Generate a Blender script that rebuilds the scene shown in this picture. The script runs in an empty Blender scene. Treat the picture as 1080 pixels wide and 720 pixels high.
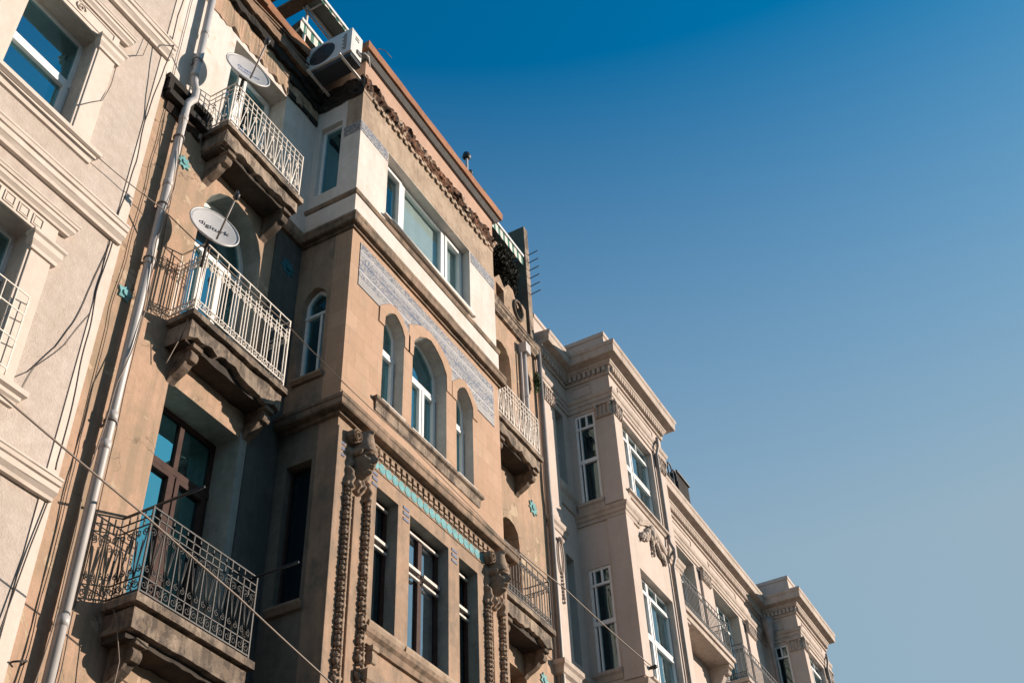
import bpy, math, random
from mathutils import Vector, noise
from mathutils.geometry import tessellate_polygon
random.seed(7)
C = bpy.context.scene.collection
CZ = 1.6                      # eye height: all z below are measured from the eye

# ------------------------------------------------------------ camera
R_ = Vector((0.4846, -0.8740, -0.0339)); 
yaw, pitch, roll = 1.09780759, 0.72768019, -0.05091275
f = Vector((math.sin(yaw)*math.cos(pitch), math.cos(yaw)*math.cos(pitch), math.sin(pitch)))
r = Vector((math.cos(yaw), -math.sin(yaw), 0)); u = r.cross(f)
r2 = r*math.cos(roll)+u*math.sin(roll); u2 = -r*math.sin(roll)+u*math.cos(roll)
cam = bpy.data.cameras.new('camera'); camo = bpy.data.objects.new('camera', cam); C.objects.link(camo)
from mathutils import Matrix
m = Matrix((r2, u2, -f)).transposed().to_4x4(); m.translation = (0, 0, CZ); camo.matrix_world = m
cam.sensor_width = 36; cam.lens = 1230.66/1080*36; cam.clip_end = 3000; cam.clip_start = .05
bpy.context.scene.camera = camo

# ------------------------------------------------------------ world, sun, exposure
SUN = Vector((0.86, -1.0, 0.32)).normalized()
elev = math.asin(SUN.z)
W = bpy.data.worlds.new('World'); bpy.context.scene.world = W; W.use_nodes = True
nt = W.node_tree; nt.nodes.clear()
sky = nt.nodes.new('ShaderNodeTexSky'); sky.sky_type = 'NISHITA'; sky.sun_disc = False
sky.sun_elevation = elev; sky.sun_rotation = math.atan2(SUN.x, SUN.y)
sky.air_density = 1.0; sky.dust_density = 1.5; sky.ozone_density = 4.0
tint = nt.nodes.new('ShaderNodeMix'); tint.data_type = 'RGBA'; tint.blend_type = 'MULTIPLY'
tint.inputs[0].default_value = 1; tint.inputs[7].default_value = (0.0, 1.46, 1.46, 1)
hs = nt.nodes.new('ShaderNodeHueSaturation'); hs.inputs['Saturation'].default_value = 1.15
bg = nt.nodes.new('ShaderNodeBackground'); bg.inputs[1].default_value = 0.075
wo = nt.nodes.new('ShaderNodeOutputWorld')
nt.links.new(sky.outputs[0], hs.inputs['Color']); nt.links.new(hs.outputs[0], tint.inputs[6])
tc = nt.nodes.new('ShaderNodeTexCoord'); sp = nt.nodes.new('ShaderNodeSeparateXYZ'); nt.links.new(tc.outputs['Generated'], sp.inputs[0])
hz = nt.nodes.new('ShaderNodeMapRange'); hz.inputs[1].default_value = .82; hz.inputs[2].default_value = .50; hz.inputs[3].default_value = 0; hz.inputs[4].default_value = .95
nt.links.new(sp.outputs[2], hz.inputs[0])
dt = nt.nodes.new('ShaderNodeVectorMath'); dt.operation = 'DOT_PRODUCT'; dt.inputs[1].default_value = tuple(SUN); nt.links.new(tc.outputs['Generated'], dt.inputs[0])
hs2 = nt.nodes.new('ShaderNodeMapRange'); hs2.inputs[1].default_value = -.5; hs2.inputs[2].default_value = .66; hs2.inputs[3].default_value = .5; hs2.inputs[4].default_value = 1; nt.links.new(dt.outputs['Value'], hs2.inputs[0])
hp2 = nt.nodes.new('ShaderNodeMath'); hp2.operation = 'MULTIPLY'; nt.links.new(hz.outputs[0], hp2.inputs[0]); nt.links.new(hs2.outputs[0], hp2.inputs[1])
hm = nt.nodes.new('ShaderNodeMix'); hm.data_type = 'RGBA'; hm.inputs[7].default_value = (2.32, 3.18, 3.80, 1)   # pale haze low in the sky
nt.links.new(hp2.outputs[0], hm.inputs[0]); nt.links.new(tint.outputs[2], hm.inputs[6])
nt.links.new(hm.outputs[2], bg.inputs[0]); nt.links.new(bg.outputs[0], wo.inputs[0])
sl = bpy.data.lights.new('sun', 'SUN'); sl.energy = 4.1; sl.angle = math.radians(.5); sl.color = (1.0, .85, .71)
so = bpy.data.objects.new('sun', sl); C.objects.link(so); so.rotation_euler = SUN.to_track_quat('Z', 'Y').to_euler()
so.location = (0, -20, 40)
sc = bpy.context.scene
sc.view_settings.view_transform = 'Standard'; sc.view_settings.look = 'None'
sc.view_settings.exposure = 0.9; sc.view_settings.gamma = 1; sc.view_settings.use_curve_mapping = False
sc.render.engine = 'CYCLES'; sc.cycles.diffuse_bounces = 4

# ------------------------------------------------------------ materials
def newmat(name):
    m = bpy.data.materials.new(name); m.use_nodes = True; n = m.node_tree; n.nodes.clear()
    o = n.nodes.new('ShaderNodeOutputMaterial'); return m, n, o
def N(n, t, **k):
    x = n.nodes.new(t)
    for a, b in k.items(): setattr(x, a, b)
    return x
def noi(n, vec, scale, detail=5, rough=.55, dist=0):
    x = N(n, 'ShaderNodeTexNoise'); x.inputs['Scale'].default_value = scale; x.inputs['Detail'].default_value = detail
    x.inputs['Roughness'].default_value = rough; x.inputs['Distortion'].default_value = dist
    n.links.new(vec, x.inputs['Vector']); return x.outputs[0]
def ramp(n, fac, a, b, v0=0, v1=1):
    x = N(n, 'ShaderNodeMapRange'); x.inputs[1].default_value = a; x.inputs[2].default_value = b
    x.inputs[3].default_value = v0; x.inputs[4].default_value = v1; n.links.new(fac, x.inputs[0]); return x.outputs[0]
def mix(n, fac, a, b, mode='MIX'):
    x = N(n, 'ShaderNodeMix', data_type='RGBA', blend_type=mode)
    for i, v in ((0, fac), (6, a), (7, b)):
        if isinstance(v, (int, float)): x.inputs[i].default_value = v
        elif isinstance(v, tuple): x.inputs[i].default_value = (*v, 1)
        else: n.links.new(v, x.inputs[i])
    return x.outputs[2]
def mapv(n, vec, s):
    x = N(n, 'ShaderNodeMapping'); x.inputs['Scale'].default_value = s; n.links.new(vec, x.inputs[0]); return x.outputs[0]
def math2(n, op, a, b):
    x = N(n, 'ShaderNodeMath', operation=op)
    for i, v in ((0, a), (1, b)):
        if isinstance(v, (int, float)): x.inputs[i].default_value = v
        else: n.links.new(v, x.inputs[i])
    return x.outputs[0]
def plaster(name, col, col2, dirt=None, dirtamt=.5, peel=None, peelat=.62, bump=.35, grain=90, rough=.9, streak=.5, cracks=0, blocks=False, fine=.12):
    m, n, o = newmat(name)
    P = N(n, 'ShaderNodeNewGeometry').outputs['Position']
    c = mix(n, ramp(n, noi(n, P, 1.1, 7, .6), .38, .62), col, col2)
    c = mix(n, ramp(n, noi(n, P, 9, 8, .75), .3, .7, 0, 1), c, mix(n, 1.0, c, (1-fine*2, 1-fine*2.1, 1-fine*2.2), 'MULTIPLY'))
    h = noi(n, P, grain, 4, .7)
    if dirt:
        s = ramp(n, noi(n, mapv(n, P, (7, 7, .55)), 1.0, 6, .6), .46, .62)
        b = math2(n, 'ADD', math2(n, 'MULTIPLY', ramp(n, noi(n, P, 1.3, 8, .72), .44, .60), .7), math2(n, 'MULTIPLY', ramp(n, noi(n, mapv(n, P, (1, 1, .6)), 4.5, 8, .75), .50, .64), .8))
        d = math2(n, 'MULTIPLY', math2(n, 'ADD', math2(n, 'MULTIPLY', s, streak), b), dirtamt)
        d = math2(n, 'MINIMUM', d, .95)
        c = mix(n, d, c, dirt)
    if peel:
        pm = noi(n, P, 2.6, 9, .65, .4)
        pk = ramp(n, pm, peelat, peelat+.012)
        c = mix(n, pk, c, peel)
        h = math2(n, 'SUBTRACT', h, math2(n, 'MULTIPLY', pk, .8))
    if cracks:
        v = N(n, 'ShaderNodeTexVoronoi', feature='DISTANCE_TO_EDGE'); v.inputs['Scale'].default_value = .9
        dv = N(n, 'ShaderNodeVectorMath', operation='ADD'); n.links.new(P, dv.inputs[0])
        nz = N(n, 'ShaderNodeTexNoise'); nz.inputs['Scale'].default_value = 3; nz.inputs['Detail'].default_value = 6; n.links.new(P, nz.inputs['Vector'])
        n.links.new(nz.outputs[1], dv.inputs[1]); n.links.new(dv.outputs[0], v.inputs['Vector'])
        k = ramp(n, v.outputs[0], 0, .012, 1, 0)
        k = math2(n, 'MULTIPLY', k, ramp(n, noi(n, P, 1.3, 3), .5, .6))
        k = math2(n, 'MULTIPLY', k, cracks)
        c = mix(n, k, c, (.06, .045, .035)); h = math2(n, 'SUBTRACT', h, math2(n, 'MULTIPLY', k, 1.5))
    if blocks:
        sx = N(n, 'ShaderNodeSeparateXYZ'); n.links.new(P, sx.inputs[0])
        cx = N(n, 'ShaderNodeCombineXYZ'); n.links.new(math2(n, 'ADD', sx.outputs[0], sx.outputs[1]), cx.inputs[0]); n.links.new(sx.outputs[2], cx.inputs[1])
        bt = N(n, 'ShaderNodeTexBrick'); n.links.new(cx.outputs[0], bt.inputs['Vector'])
        bt.inputs['Scale'].default_value = 1; bt.inputs['Brick Width'].default_value = .34; bt.inputs['Row Height'].default_value = .3
        bt.inputs['Mortar Size'].default_value = .004; bt.inputs['Color1'].default_value = (1, .97, .93, 1); bt.inputs['Color2'].default_value = (.86, .82, .76, 1)
        bt.inputs['Mortar'].default_value = (.66, .6, .54, 1)
        c = mix(n, .8, c, bt.outputs[0], 'MULTIPLY')
    bs = N(n, 'ShaderNodeBsdfPrincipled'); bs.inputs['Roughness'].default_value = rough
    bs.inputs['Specular IOR Level'].default_value = .25
    n.links.new(c, bs.inputs['Base Color'])
    bu = N(n, 'ShaderNodeBump'); bu.inputs['Strength'].default_value = bump; bu.inputs['Distance'].default_value = .02
    n.links.new(h, bu.inputs['Height']); n.links.new(bu.outputs[0], bs.inputs['Normal'])
    n.links.new(bs.outputs[0], o.inputs[0]); return m
def simple(name, col, rough=.5, metal=0, var=.15, bump=0, scale=8, spec=.5):
    m, n, o = newmat(name); P = N(n, 'ShaderNodeNewGeometry').outputs['Position']
    bs = N(n, 'ShaderNodeBsdfPrincipled'); bs.inputs['Roughness'].default_value = rough; bs.inputs['Metallic'].default_value = metal
    bs.inputs['Specular IOR Level'].default_value = spec
    t = noi(n, P, scale, 6, .65)
    n.links.new(mix(n, ramp(n, t, .3, .7), tuple(c*(1-var) for c in col), tuple(min(1, c*(1+var)) for c in col)), bs.inputs['Base Color'])
    if bump:
        bu = N(n, 'ShaderNodeBump'); bu.inputs['Strength'].default_value = bump; bu.inputs['Distance'].default_value = .02
        n.links.new(noi(n, P, 60, 5, .7), bu.inputs['Height']); n.links.new(bu.outputs[0], bs.inputs['Normal'])
    n.links.new(bs.outputs[0], o.inputs[0]); return m
def glassm(name, tintc, refl=.4, thru=.5, rough=.015, body=(.01, .02, .03)):
    m, n, o = newmat(name); P = N(n, 'ShaderNodeNewGeometry').outputs['Position']
    g = N(n, 'ShaderNodeBsdfGlossy'); g.inputs['Color'].default_value = (*tintc, 1); g.inputs['Roughness'].default_value = rough
    bu = N(n, 'ShaderNodeBump'); bu.inputs['Strength'].default_value = .06; bu.inputs['Distance'].default_value = .02
    n.links.new(noi(n, P, 3.5, 2), bu.inputs['Height']); n.links.new(bu.outputs[0], g.inputs['Normal'])
    t = N(n, 'ShaderNodeBsdfTransparent'); t.inputs[0].default_value = (.82, .88, .88, 1)
    d = N(n, 'ShaderNodeBsdfDiffuse'); d.inputs[0].default_value = (*body, 1)
    m1 = N(n, 'ShaderNodeMixShader'); m1.inputs[0].default_value = thru; n.links.new(d.outputs[0], m1.inputs[1]); n.links.new(t.outputs[0], m1.inputs[2])
    m2 = N(n, 'ShaderNodeMixShader'); m2.inputs[0].default_value = refl; n.links.new(m1.outputs[0], m2.inputs[1]); n.links.new(g.outputs[0], m2.inputs[2])
    n.links.new(m2.outputs[0], o.inputs[0]); return m
def tilemat():
    m, n, o = newmat('patterned_tile'); P = N(n, 'ShaderNodeNewGeometry').outputs['Position']
    sx = N(n, 'ShaderNodeSeparateXYZ'); n.links.new(P, sx.inputs[0])
    z = sx.outputs[2]; h = math2(n, 'ADD', sx.outputs[0], sx.outputs[1])
    t = math2(n, 'MULTIPLY', math2(n, 'SUBTRACT', 12.45+CZ, z), 1/.85)
    cell = N(n, 'ShaderNodeTexVoronoi'); cell.inputs['Scale'].default_value = 34; cell.inputs['Randomness'].default_value = .55
    cv = N(n, 'ShaderNodeCombineXYZ'); n.links.new(h, cv.inputs[0]); n.links.new(z, cv.inputs[1]); n.links.new(cv.outputs[0], cell.inputs['Vector'])
    bl = ramp(n, cell.outputs[0], .34, .50)
    def inb(c_, w_):
        return math2(n, 'LESS_THAN', math2(n, 'ABSOLUTE', math2(n, 'SUBTRACT', t, c_), 0), w_)
    white = math2(n, 'MAXIMUM', inb(.20, .012), inb(.655, .012)); white = math2(n, 'MAXIMUM', white, inb(.25, .007))
    dark = math2(n, 'MAXIMUM', math2(n, 'MAXIMUM', inb(.225, .008), inb(.63, .008)), inb(.43, .012))
    low = math2(n, 'GREATER_THAN', t, .83); st = math2(n, 'GREATER_THAN', math2(n, 'FRACT', math2(n, 'MULTIPLY', t, 24), 0), .55)
    bl = math2(n, 'ADD', math2(n, 'MULTIPLY', bl, math2(n, 'SUBTRACT', 1, low)), math2(n, 'MULTIPLY', st, low))
    bl = math2(n, 'MULTIPLY', bl, math2(n, 'SUBTRACT', 1, white)); bl = math2(n, 'MAXIMUM', bl, dark)
    c = mix(n, math2(n, 'MULTIPLY', bl, .9), (.45, .41, .37), (.075, .09, .13)); c = mix(n, dark, c, (.03, .05, .16)); c = mix(n, white, c, (.58, .55, .52))
    w = ramp(n, noi(n, P, 6, 6, .7), .45, .75, 0, .5); c = mix(n, w, c, (.45, .38, .32))
    jx = math2(n, 'LESS_THAN', math2(n, 'FRACT', math2(n, 'MULTIPLY', h, 1/.145), 0), .035)
    c = mix(n, math2(n, 'MULTIPLY', jx, .5), c, (.3, .26, .22))
    bs = N(n, 'ShaderNodeBsdfPrincipled'); bs.inputs['Roughness'].default_value = .38; n.links.new(c, bs.inputs['Base Color'])
    bu = N(n, 'ShaderNodeBump'); bu.inputs['Strength'].default_value = .2; bu.inputs['Distance'].default_value = .01
    n.links.new(noi(n, P, 20, 3), bu.inputs['Height']); n.links.new(bu.outputs[0], bs.inputs['Normal'])
    n.links.new(bs.outputs[0], o.inputs[0]); return m
def stripes(name, a, b, period, axis=0):
    m, n, o = newmat(name); P = N(n, 'ShaderNodeNewGeometry').outputs['Position']
    sx = N(n, 'ShaderNodeSeparateXYZ'); n.links.new(P, sx.inputs[0])
    s = math2(n, 'GREATER_THAN', math2(n, 'FRACT', math2(n, 'MULTIPLY', sx.outputs[axis], 1/period), 0), .55)
    c = mix(n, s, a, b); c = mix(n, ramp(n, noi(n, P, 5, 5), .4, .8, 0, .4), c, (.35, .33, .3))
    bs = N(n, 'ShaderNodeBsdfPrincipled'); bs.inputs['Roughness'].default_value = .85; n.links.new(c, bs.inputs['Base Color'])
    tl = N(n, 'ShaderNodeBsdfTranslucent'); n.links.new(c, tl.inputs[0])
    mx = N(n, 'ShaderNodeMixShader'); mx.inputs[0].default_value = .15; n.links.new(bs.outputs[0], mx.inputs[1]); n.links.new(tl.outputs[0], mx.inputs[2])
    n.links.new(mx.outputs[0], o.inputs[0]); return m

M = {}
M['stucco'] = plaster('cream_stucco', (.545, .475, .43), (.505, .44, .395), (.40, .33, .28), .42, bump=.55, grain=42, cracks=.12, fine=.13)
M['cream'] = plaster('cream_paint', (.63, .555, .50), (.59, .515, .46), (.40, .34, .28), .22, bump=.15, grain=60, fine=.06)
M['peach'] = plaster('peach_plaster', (.50, .33, .24), (.43, .295, .21), (.29, .215, .15), .8, peel=(.43, .33, .235), peelat=.60, bump=.4, cracks=.9, fine=.12, streak=.9)
M['peach2'] = plaster('smooth_peach_plaster', (.50, .34, .255), (.46, .31, .225), (.33, .26, .19), .35, bump=.25, blocks=True, fine=.07)
M['tan'] = plaster('tan_plaster', (.43, .295, .21), (.37, .25, .175), (.17, .14, .11), .6, bump=.35, fine=.12)
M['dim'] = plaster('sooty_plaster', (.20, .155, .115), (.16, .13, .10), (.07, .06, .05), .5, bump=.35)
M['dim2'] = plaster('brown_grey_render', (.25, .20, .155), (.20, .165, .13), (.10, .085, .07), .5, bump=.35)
M['white'] = plaster('white_paint', (.64, .59, .56), (.60, .55, .51), (.42, .36, .30), .34, peel=(.5, .42, .34), peelat=.645, bump=.2, fine=.05)
M['beige'] = plaster('stained_beige', (.50, .39, .30), (.42, .32, .24), (.2, .15, .11), .55, bump=.35, fine=.14)
M['pink'] = plaster('pink_parapet', (.50, .33, .25), (.46, .30, .225), (.3, .21, .16), .3, bump=.3, fine=.08)
M['rust'] = plaster('terracotta_coping', (.42, .20, .10), (.34, .15, .075), (.14, .07, .04), .4, bump=.3, fine=.15, rough=.7)
M['brick'] = plaster('crumbled_brick', (.34, .16, .09), (.15, .08, .05), (.03, .022, .018), 1.0, peel=(.45, .34, .26), peelat=.56, bump=1.0, grain=40, fine=.2)
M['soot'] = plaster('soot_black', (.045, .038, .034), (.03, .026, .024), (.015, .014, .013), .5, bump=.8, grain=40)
M['cornice'] = plaster('brown_cornice', (.36, .255, .185), (.27, .19, .14), (.10, .08, .06), .8, bump=.4, fine=.15)
M['bracket'] = plaster('grimy_bracket_stone', (.30, .225, .17), (.22, .17, .13), (.07, .055, .045), .9, bump=.6, fine=.15)  # grimy stone, its base darkened as well for shade below the slabs
M['stone'] = plaster('relief_stone', (.42, .31, .235), (.33, .25, .185), (.14, .105, .08), .5, bump=.4, fine=.15, grain=60)
M['slab'] = plaster('weathered_concrete', (.46, .36, .28), (.34, .27, .21), (.08, .065, .055), .9, peel=(.17, .13, .10), peelat=.6, bump=.6, fine=.15)
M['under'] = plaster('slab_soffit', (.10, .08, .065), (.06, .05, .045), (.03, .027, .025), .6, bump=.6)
M['opp'] = plaster('slate_grey_render', (.10, .14, .155), (.08, .115, .13), bump=.3)
M['reveal'] = plaster('grey_reveal_paint', (.33, .34, .32), (.28, .29, .27), (.12, .11, .10), .4, bump=.25)
M['sootgrey'] = plaster('sooty_grey_render', (.12, .125, .12), (.095, .10, .095), (.05, .05, .045), .5, bump=.35)
M['revealw'] = plaster('pale_reveal_plaster', (.60, .545, .50), (.54, .48, .44), (.3, .25, .2), .3, bump=.3)
M['rose'] = plaster('rose_cream_paint', (.555, .465, .415), (.525, .435, .385), (.38, .32, .27), .30, bump=.15, fine=.05)
M['rose_trim'] = plaster('rose_cream_trim', (.545, .46, .405), (.495, .415, .36), (.27, .22, .18), .45, bump=.2, fine=.07)
M['upvc'] = simple('white_frame', (.72, .71, .70), .35, var=.05)
M['brownframe'] = simple('brown_frame', (.055, .03, .025), .7, var=.25, bump=.1, spec=.15)
M['iron_white'] = simple('white_painted_iron', (.66, .60, .54), .55, var=.15, bump=.1, scale=20)
M['iron_black'] = simple('black_iron', (.022, .024, .027), .5, .1, var=.3, scale=20)
M['iron_dark'] = simple('dark_iron', (.033, .032, .032), .55, .2, var=.4, bump=.2, scale=20)
M['pipe'] = simple('pale_drainpipe', (.43, .41, .405), .45, .0, var=.12, scale=3)
M['pipe_dark'] = simple('grey_drainpipe', (.22, .20, .19), .55, .2, var=.2, scale=4)
M['cable'] = simple('cable_sheath', (.05, .04, .038), .6)
M['cable_pale'] = simple('pale_cable', (.20, .155, .125), .6)
M['ac'] = simple('ac_casing', (.60, .585, .56), .45, var=.06)
M['ac_dark'] = simple('ac_grille', (.03, .033, .035), .5)
M['dish'] = simple('dish_enamel', (.50, .485, .48), .4, var=.08)
M['ink'] = simple('dark_lettering', (.03, .03, .035), .5)
M['ink_blue'] = simple('blue_lettering', (.10, .14, .36), .5)
M['turq_deep'] = simple('deep_teal_glaze', (.015, .13, .17), .3, var=.3, scale=14)  # darker teal for the star in the bay's shadow, shade painted in
M['turq'] = simple('turquoise_glaze', (.15, .33, .34), .25, var=.3, scale=14)
M['blue'] = simple('blue_glaze', (.13, .14, .20), .3, var=.25, scale=14)
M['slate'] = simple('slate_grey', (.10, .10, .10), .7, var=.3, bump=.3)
M['wood'] = simple('old_wood', (.20, .12, .07), .8, var=.4, bump=.4, scale=10)
M['canvas'] = simple('awning_canvas', (.16, .17, .15), .9, var=.2)
M['stripe'] = stripes('striped_canvas', (.72, .68, .62), (.015, .15, .12), .21)
M['tiles'] = tilemat()
M['leaf'] = simple('dry_foliage', (.035, .035, .025), .8, var=.5, scale=12)
M['leafg'] = simple('green_leaf', (.05, .09, .03), .7, var=.4, scale=12)
M['g_teal'] = glassm('teal_glass', (.36, .75, .85), .50, .3)
M['g_blue'] = glassm('blue_glass', (.30, .72, .80), .75, .3)
M['g_soft'] = glassm('bright_clear_glass', (.6, .9, .95), .14, .96)
M['g_dark'] = glassm('dark_glass', (.5, .7, .75), .13, .6)
M['g_sky'] = glassm('sky_reflecting_glass', (.80, .88, .95), .62, .5)
M['g_mid'] = glassm('clear_glass', (.7, .9, .95), .45, .8)
M['room'] = simple('dark_room', (.018, .016, .015), .9)
M['ledgew'] = simple('cream_ledge', (.50, .46, .42), .6)
M['curtain'] = simple('curtain_cloth', (.74, .68, .66), .9, var=.08, scale=2)
M['curtain_b'] = simple('grey_net_curtain', (.30, .30, .29), .9, var=.15, scale=2)
M['asphalt'] = plaster('asphalt', (.045, .045, .047), (.052, .052, .053), (.035, .035, .035), .4, bump=.5, grain=120)
M['paving'] = plaster('paving_stone', (.12, .12, .12), (.10, .10, .10), (.07, .07, .07), .4, bump=.4, blocks=True)
M['earth'] = plaster('bare_ground', (.06, .058, .05), (.05, .05, .04), bump=.5)

# ------------------------------------------------------------ mesh builder
def root_of(o):
    while o.parent: o = o.parent
    return o
def thing(name, label, cat, loc, group=None):
    o = bpy.data.objects.new(name, None); C.objects.link(o); o.empty_display_size = .2
    o.location = (loc[0], loc[1], loc[2]+CZ); o['label'] = label; o['category'] = cat
    if group: o['group'] = group
    return o
class MB:
    def __init__(s): s.v = []; s.f = []; s.m = []; s.sm = []
    def add(s, vs, fs, mi=0, smooth=False):
        b = len(s.v); s.v += [tuple(p) for p in vs]
        for q in fs: s.f.append([b+i for i in q]); s.m.append(mi); s.sm.append(smooth)
    def box(s, x0, x1, y0, y1, z0, z1, mi=0):
        s.add([(x0, y0, z0), (x1, y0, z0), (x1, y1, z0), (x0, y1, z0), (x0, y0, z1), (x1, y0, z1), (x1, y1, z1), (x0, y1, z1)],
              [(0, 3, 2, 1), (4, 5, 6, 7), (0, 1, 5, 4), (1, 2, 6, 5), (2, 3, 7, 6), (3, 0, 4, 7)], mi); return s
    def axbox(s, ax, a0, a1, d0, d1, z0, z1, mi=0):
        return s.box(a0, a1, d0, d1, z0, z1, mi) if ax == 'y' else s.box(d0, d1, a0, a1, z0, z1, mi)
    def tube(s, pts, rad, n=6, mi=0, smooth=True, cap=True):
        pts = [Vector(p) for p in pts]; rings = []
        prev = None
        for i, p in enumerate(pts):
            a = pts[max(i-1, 0)]; b = pts[min(i+1, len(pts)-1)]; t = (b-a)
            if t.length < 1e-9: t = Vector((0, 0, 1))
            t.normalize()
            if prev is None:
                k = Vector((0, 0, 1)) if abs(t.z) < .9 else Vector((0, 1, 0)); e = t.cross(k).normalized()
            else:
                e = (prev - t*prev.dot(t))
                if e.length < 1e-6: e = t.orthogonal()
                e.normalize()
            prev = e; g = t.cross(e)
            rr = rad[i] if isinstance(rad, (list, tuple)) else rad
            rings.append([p+(e*math.cos(2*math.pi*(j+.5)/n)+g*math.sin(2*math.pi*(j+.5)/n))*rr for j in range(n)])
        vs = [q for R in rings for q in R]; fs = []
        for i in range(len(rings)-1):
            for j in range(n): fs.append((i*n+j, i*n+(j+1) % n, (i+1)*n+(j+1) % n, (i+1)*n+j))
        if cap: fs.append(tuple(range(n-1, -1, -1))); fs.append(tuple((len(rings)-1)*n+j for j in range(n)))
        s.add(vs, fs, mi, smooth); return s
    def bar(s, a, b, r): return s.tube([a, b], r, 4, smooth=False)
    def prism(s, poly, d0, d1, ax='y', mi=0):
        # poly in (a,z); extruded along depth d
        P = (lambda a, z, d: (a, d, z)) if ax == 'y' else (lambda a, z, d: (d, a, z))
        n = len(poly); vs = [P(a, z, d0) for a, z in poly]+[P(a, z, d1) for a, z in poly]
        fs = [tuple(range(n)), tuple(range(2*n-1, n-1, -1))]+[(i, n+i, n+(i+1) % n, (i+1) % n) for i in range(n)]
        s.add(vs, fs, mi); return s
    def plate(s, outer, holes, d0, d1, ax='y', mi=0, mir=None):
        P = (lambda a, z, d: (a, d, z)) if ax == 'y' else (lambda a, z, d: (d, a, z))
        loops = [outer]+list(holes); flat = [p for L in loops for p in L]
        tri = tessellate_polygon([[Vector((a, z, 0)) for a, z in L] for L in loops])
        n = len(flat); vs = [P(a, z, d0) for a, z in flat]+[P(a, z, d1) for a, z in flat]
        s.add(vs, [tuple(t) for t in tri]+[(t[2]+n, t[1]+n, t[0]+n) for t in tri], mi)
        for L in loops:
            k = len(L)
            for i in range(k):
                a, b = L[i], L[(i+1) % k]
                s.add([P(*a, d0), P(*b, d0), P(*b, d1), P(*a, d1)], [(0, 1, 2, 3)], mi if (L is outer or mir is None) else mir)
        return s
    def sweep(s, path, prof, mi=0, jit=0, step=.12):
        # path: (x,y) polyline; prof: closed list (d,z); outward = right-hand side of travel
        P = [Vector(p) for p in path]; nr = []
        for i in range(len(P)-1):
            t = (P[i+1]-P[i]).normalized(); nr.append(Vector((t.y, -t.x)))
        pts = []
        for i, p in enumerate(P):
            if i == 0: mvec = nr[0]
            elif i == len(P)-1: mvec = nr[-1]
            else: mvec = (nr[i-1]+nr[i])/(1+nr[i-1].dot(nr[i]))
            pts.append((p, mvec))
            if jit and i < len(P)-1:
                L = (P[i+1]-p).length; k = int(L/step)
                for j in range(1, k): pts.append((p.lerp(P[i+1], j/k), None, i))
        full = []
        for q in pts:
            full.append((q[0], q[1] if q[1] is not None else nr[q[2]]))
        n = len(prof); vs = []
        for p, mv in full:
            for k, (d, z) in enumerate(prof):
                jx = (noise.noise(Vector((p.x*3, p.y*3, k*5.1)))*jit) if jit and d > 0 else 0
                jz = (noise.noise(Vector((p.x*4+9, p.y*4, k*3.3)))*jit) if jit and d > 0 else 0
                vs.append((p.x+mv.x*(d+jx), p.y+mv.y*(d+jx), z+jz))
        fs = []
        for i in range(len(full)-1):
            for k in range(n): fs.append((i*n+k, i*n+(k+1) % n, (i+1)*n+(k+1) % n, (i+1)*n+k))
        fs.append(tuple(range(n-1, -1, -1))); fs.append(tuple((len(full)-1)*n+k for k in range(n)))
        s.add(vs, fs, mi); return s
    def blob(s, c, rx, ry, rz, n=8, m_=5, mi=0, seed=0, rough=0):
        vs = []; fs = []
        for i in range(m_+1):
            th = math.pi*i/m_
            for j in range(n):
                ph = 2*math.pi*j/n; q = 1+rough*noise.noise(Vector((i*1.7+seed, j*1.3, seed*2.1)))
                vs.append((c[0]+rx*q*math.sin(th)*math.cos(ph), c[1]+ry*q*math.sin(th)*math.sin(ph), c[2]+rz*q*math.cos(th)))
        for i in range(m_):
            for j in range(n): fs.append((i*n+j, i*n+(j+1) % n, (i+1)*n+(j+1) % n, (i+1)*n+j))
        s.add(vs, fs, mi, True); return s
    def disc(s, c, rad, nrm, th, n=16, mi=0):
        nrm = Vector(nrm).normalized(); c = Vector(c); return s.tube([c, c+nrm*th], rad, n, mi, smooth=False)
    def ragged(s, x0, x1, y0, y1, z0, z1, amp=.05, step=.06, mi=0, top=False, seed=0):
        # box along x whose lower (or upper) edge is broken
        k = max(2, int((x1-x0)/step)); vs = []; fs = []
        for i in range(k+1):
            x = x0+(x1-x0)*i/k
            e = (noise.noise(Vector((x*2.3, seed, 0)))*1.2+noise.noise(Vector((x*9, seed+5, 0)))*.7)*amp
            e2 = noise.noise(Vector((x*5, seed+9, 3)))*amp*.5
            za, zb = (z0+e, z1) if not top else (z0, z1+e)
            vs += [(x, y0-e2, za), (x, y1, za if not top else z0), (x, y1, zb), (x, y0+e2*.6, zb)]
        for i in range(k):
            for j in range(4): fs.append((i*4+j, i*4+(j+1) % 4, (i+1)*4+(j+1) % 4, (i+1)*4+j))
        fs.append((3, 2, 1, 0)); fs.append(tuple(k*4+j for j in range(4))); s.add(vs, fs, mi); return s
    def build(s, name, mats, parent=None, bevel=0):
        if not isinstance(mats, (list, tuple)): mats = [mats]
        off = Vector((0, 0, 0))
        if parent is not None: off = root_of(parent).location
        me = bpy.data.meshes.new(name)
        me.from_pydata([(v[0]-off.x, v[1]-off.y, v[2]+CZ-off.z) for v in s.v], [], s.f)
        for mm in mats: me.materials.append(M[mm])
        for p, mi, sm in zip(me.polygons, s.m, s.sm): p.material_index = mi; p.use_smooth = sm
        me.validate()
        o = bpy.data.objects.new(name, me); C.objects.link(o)
        if parent is not None: o.parent = parent
        if bevel:
            b = o.modifiers.new('bevel', 'BEVEL'); b.width = bevel; b.segments = 2; b.limit_method = 'ANGLE'; b.angle_limit = math.radians(40)
        return o
def tag(o, label, cat, group=None):
    o['label'] = label; o['category'] = cat
    if group: o['group'] = group
    return o
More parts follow.
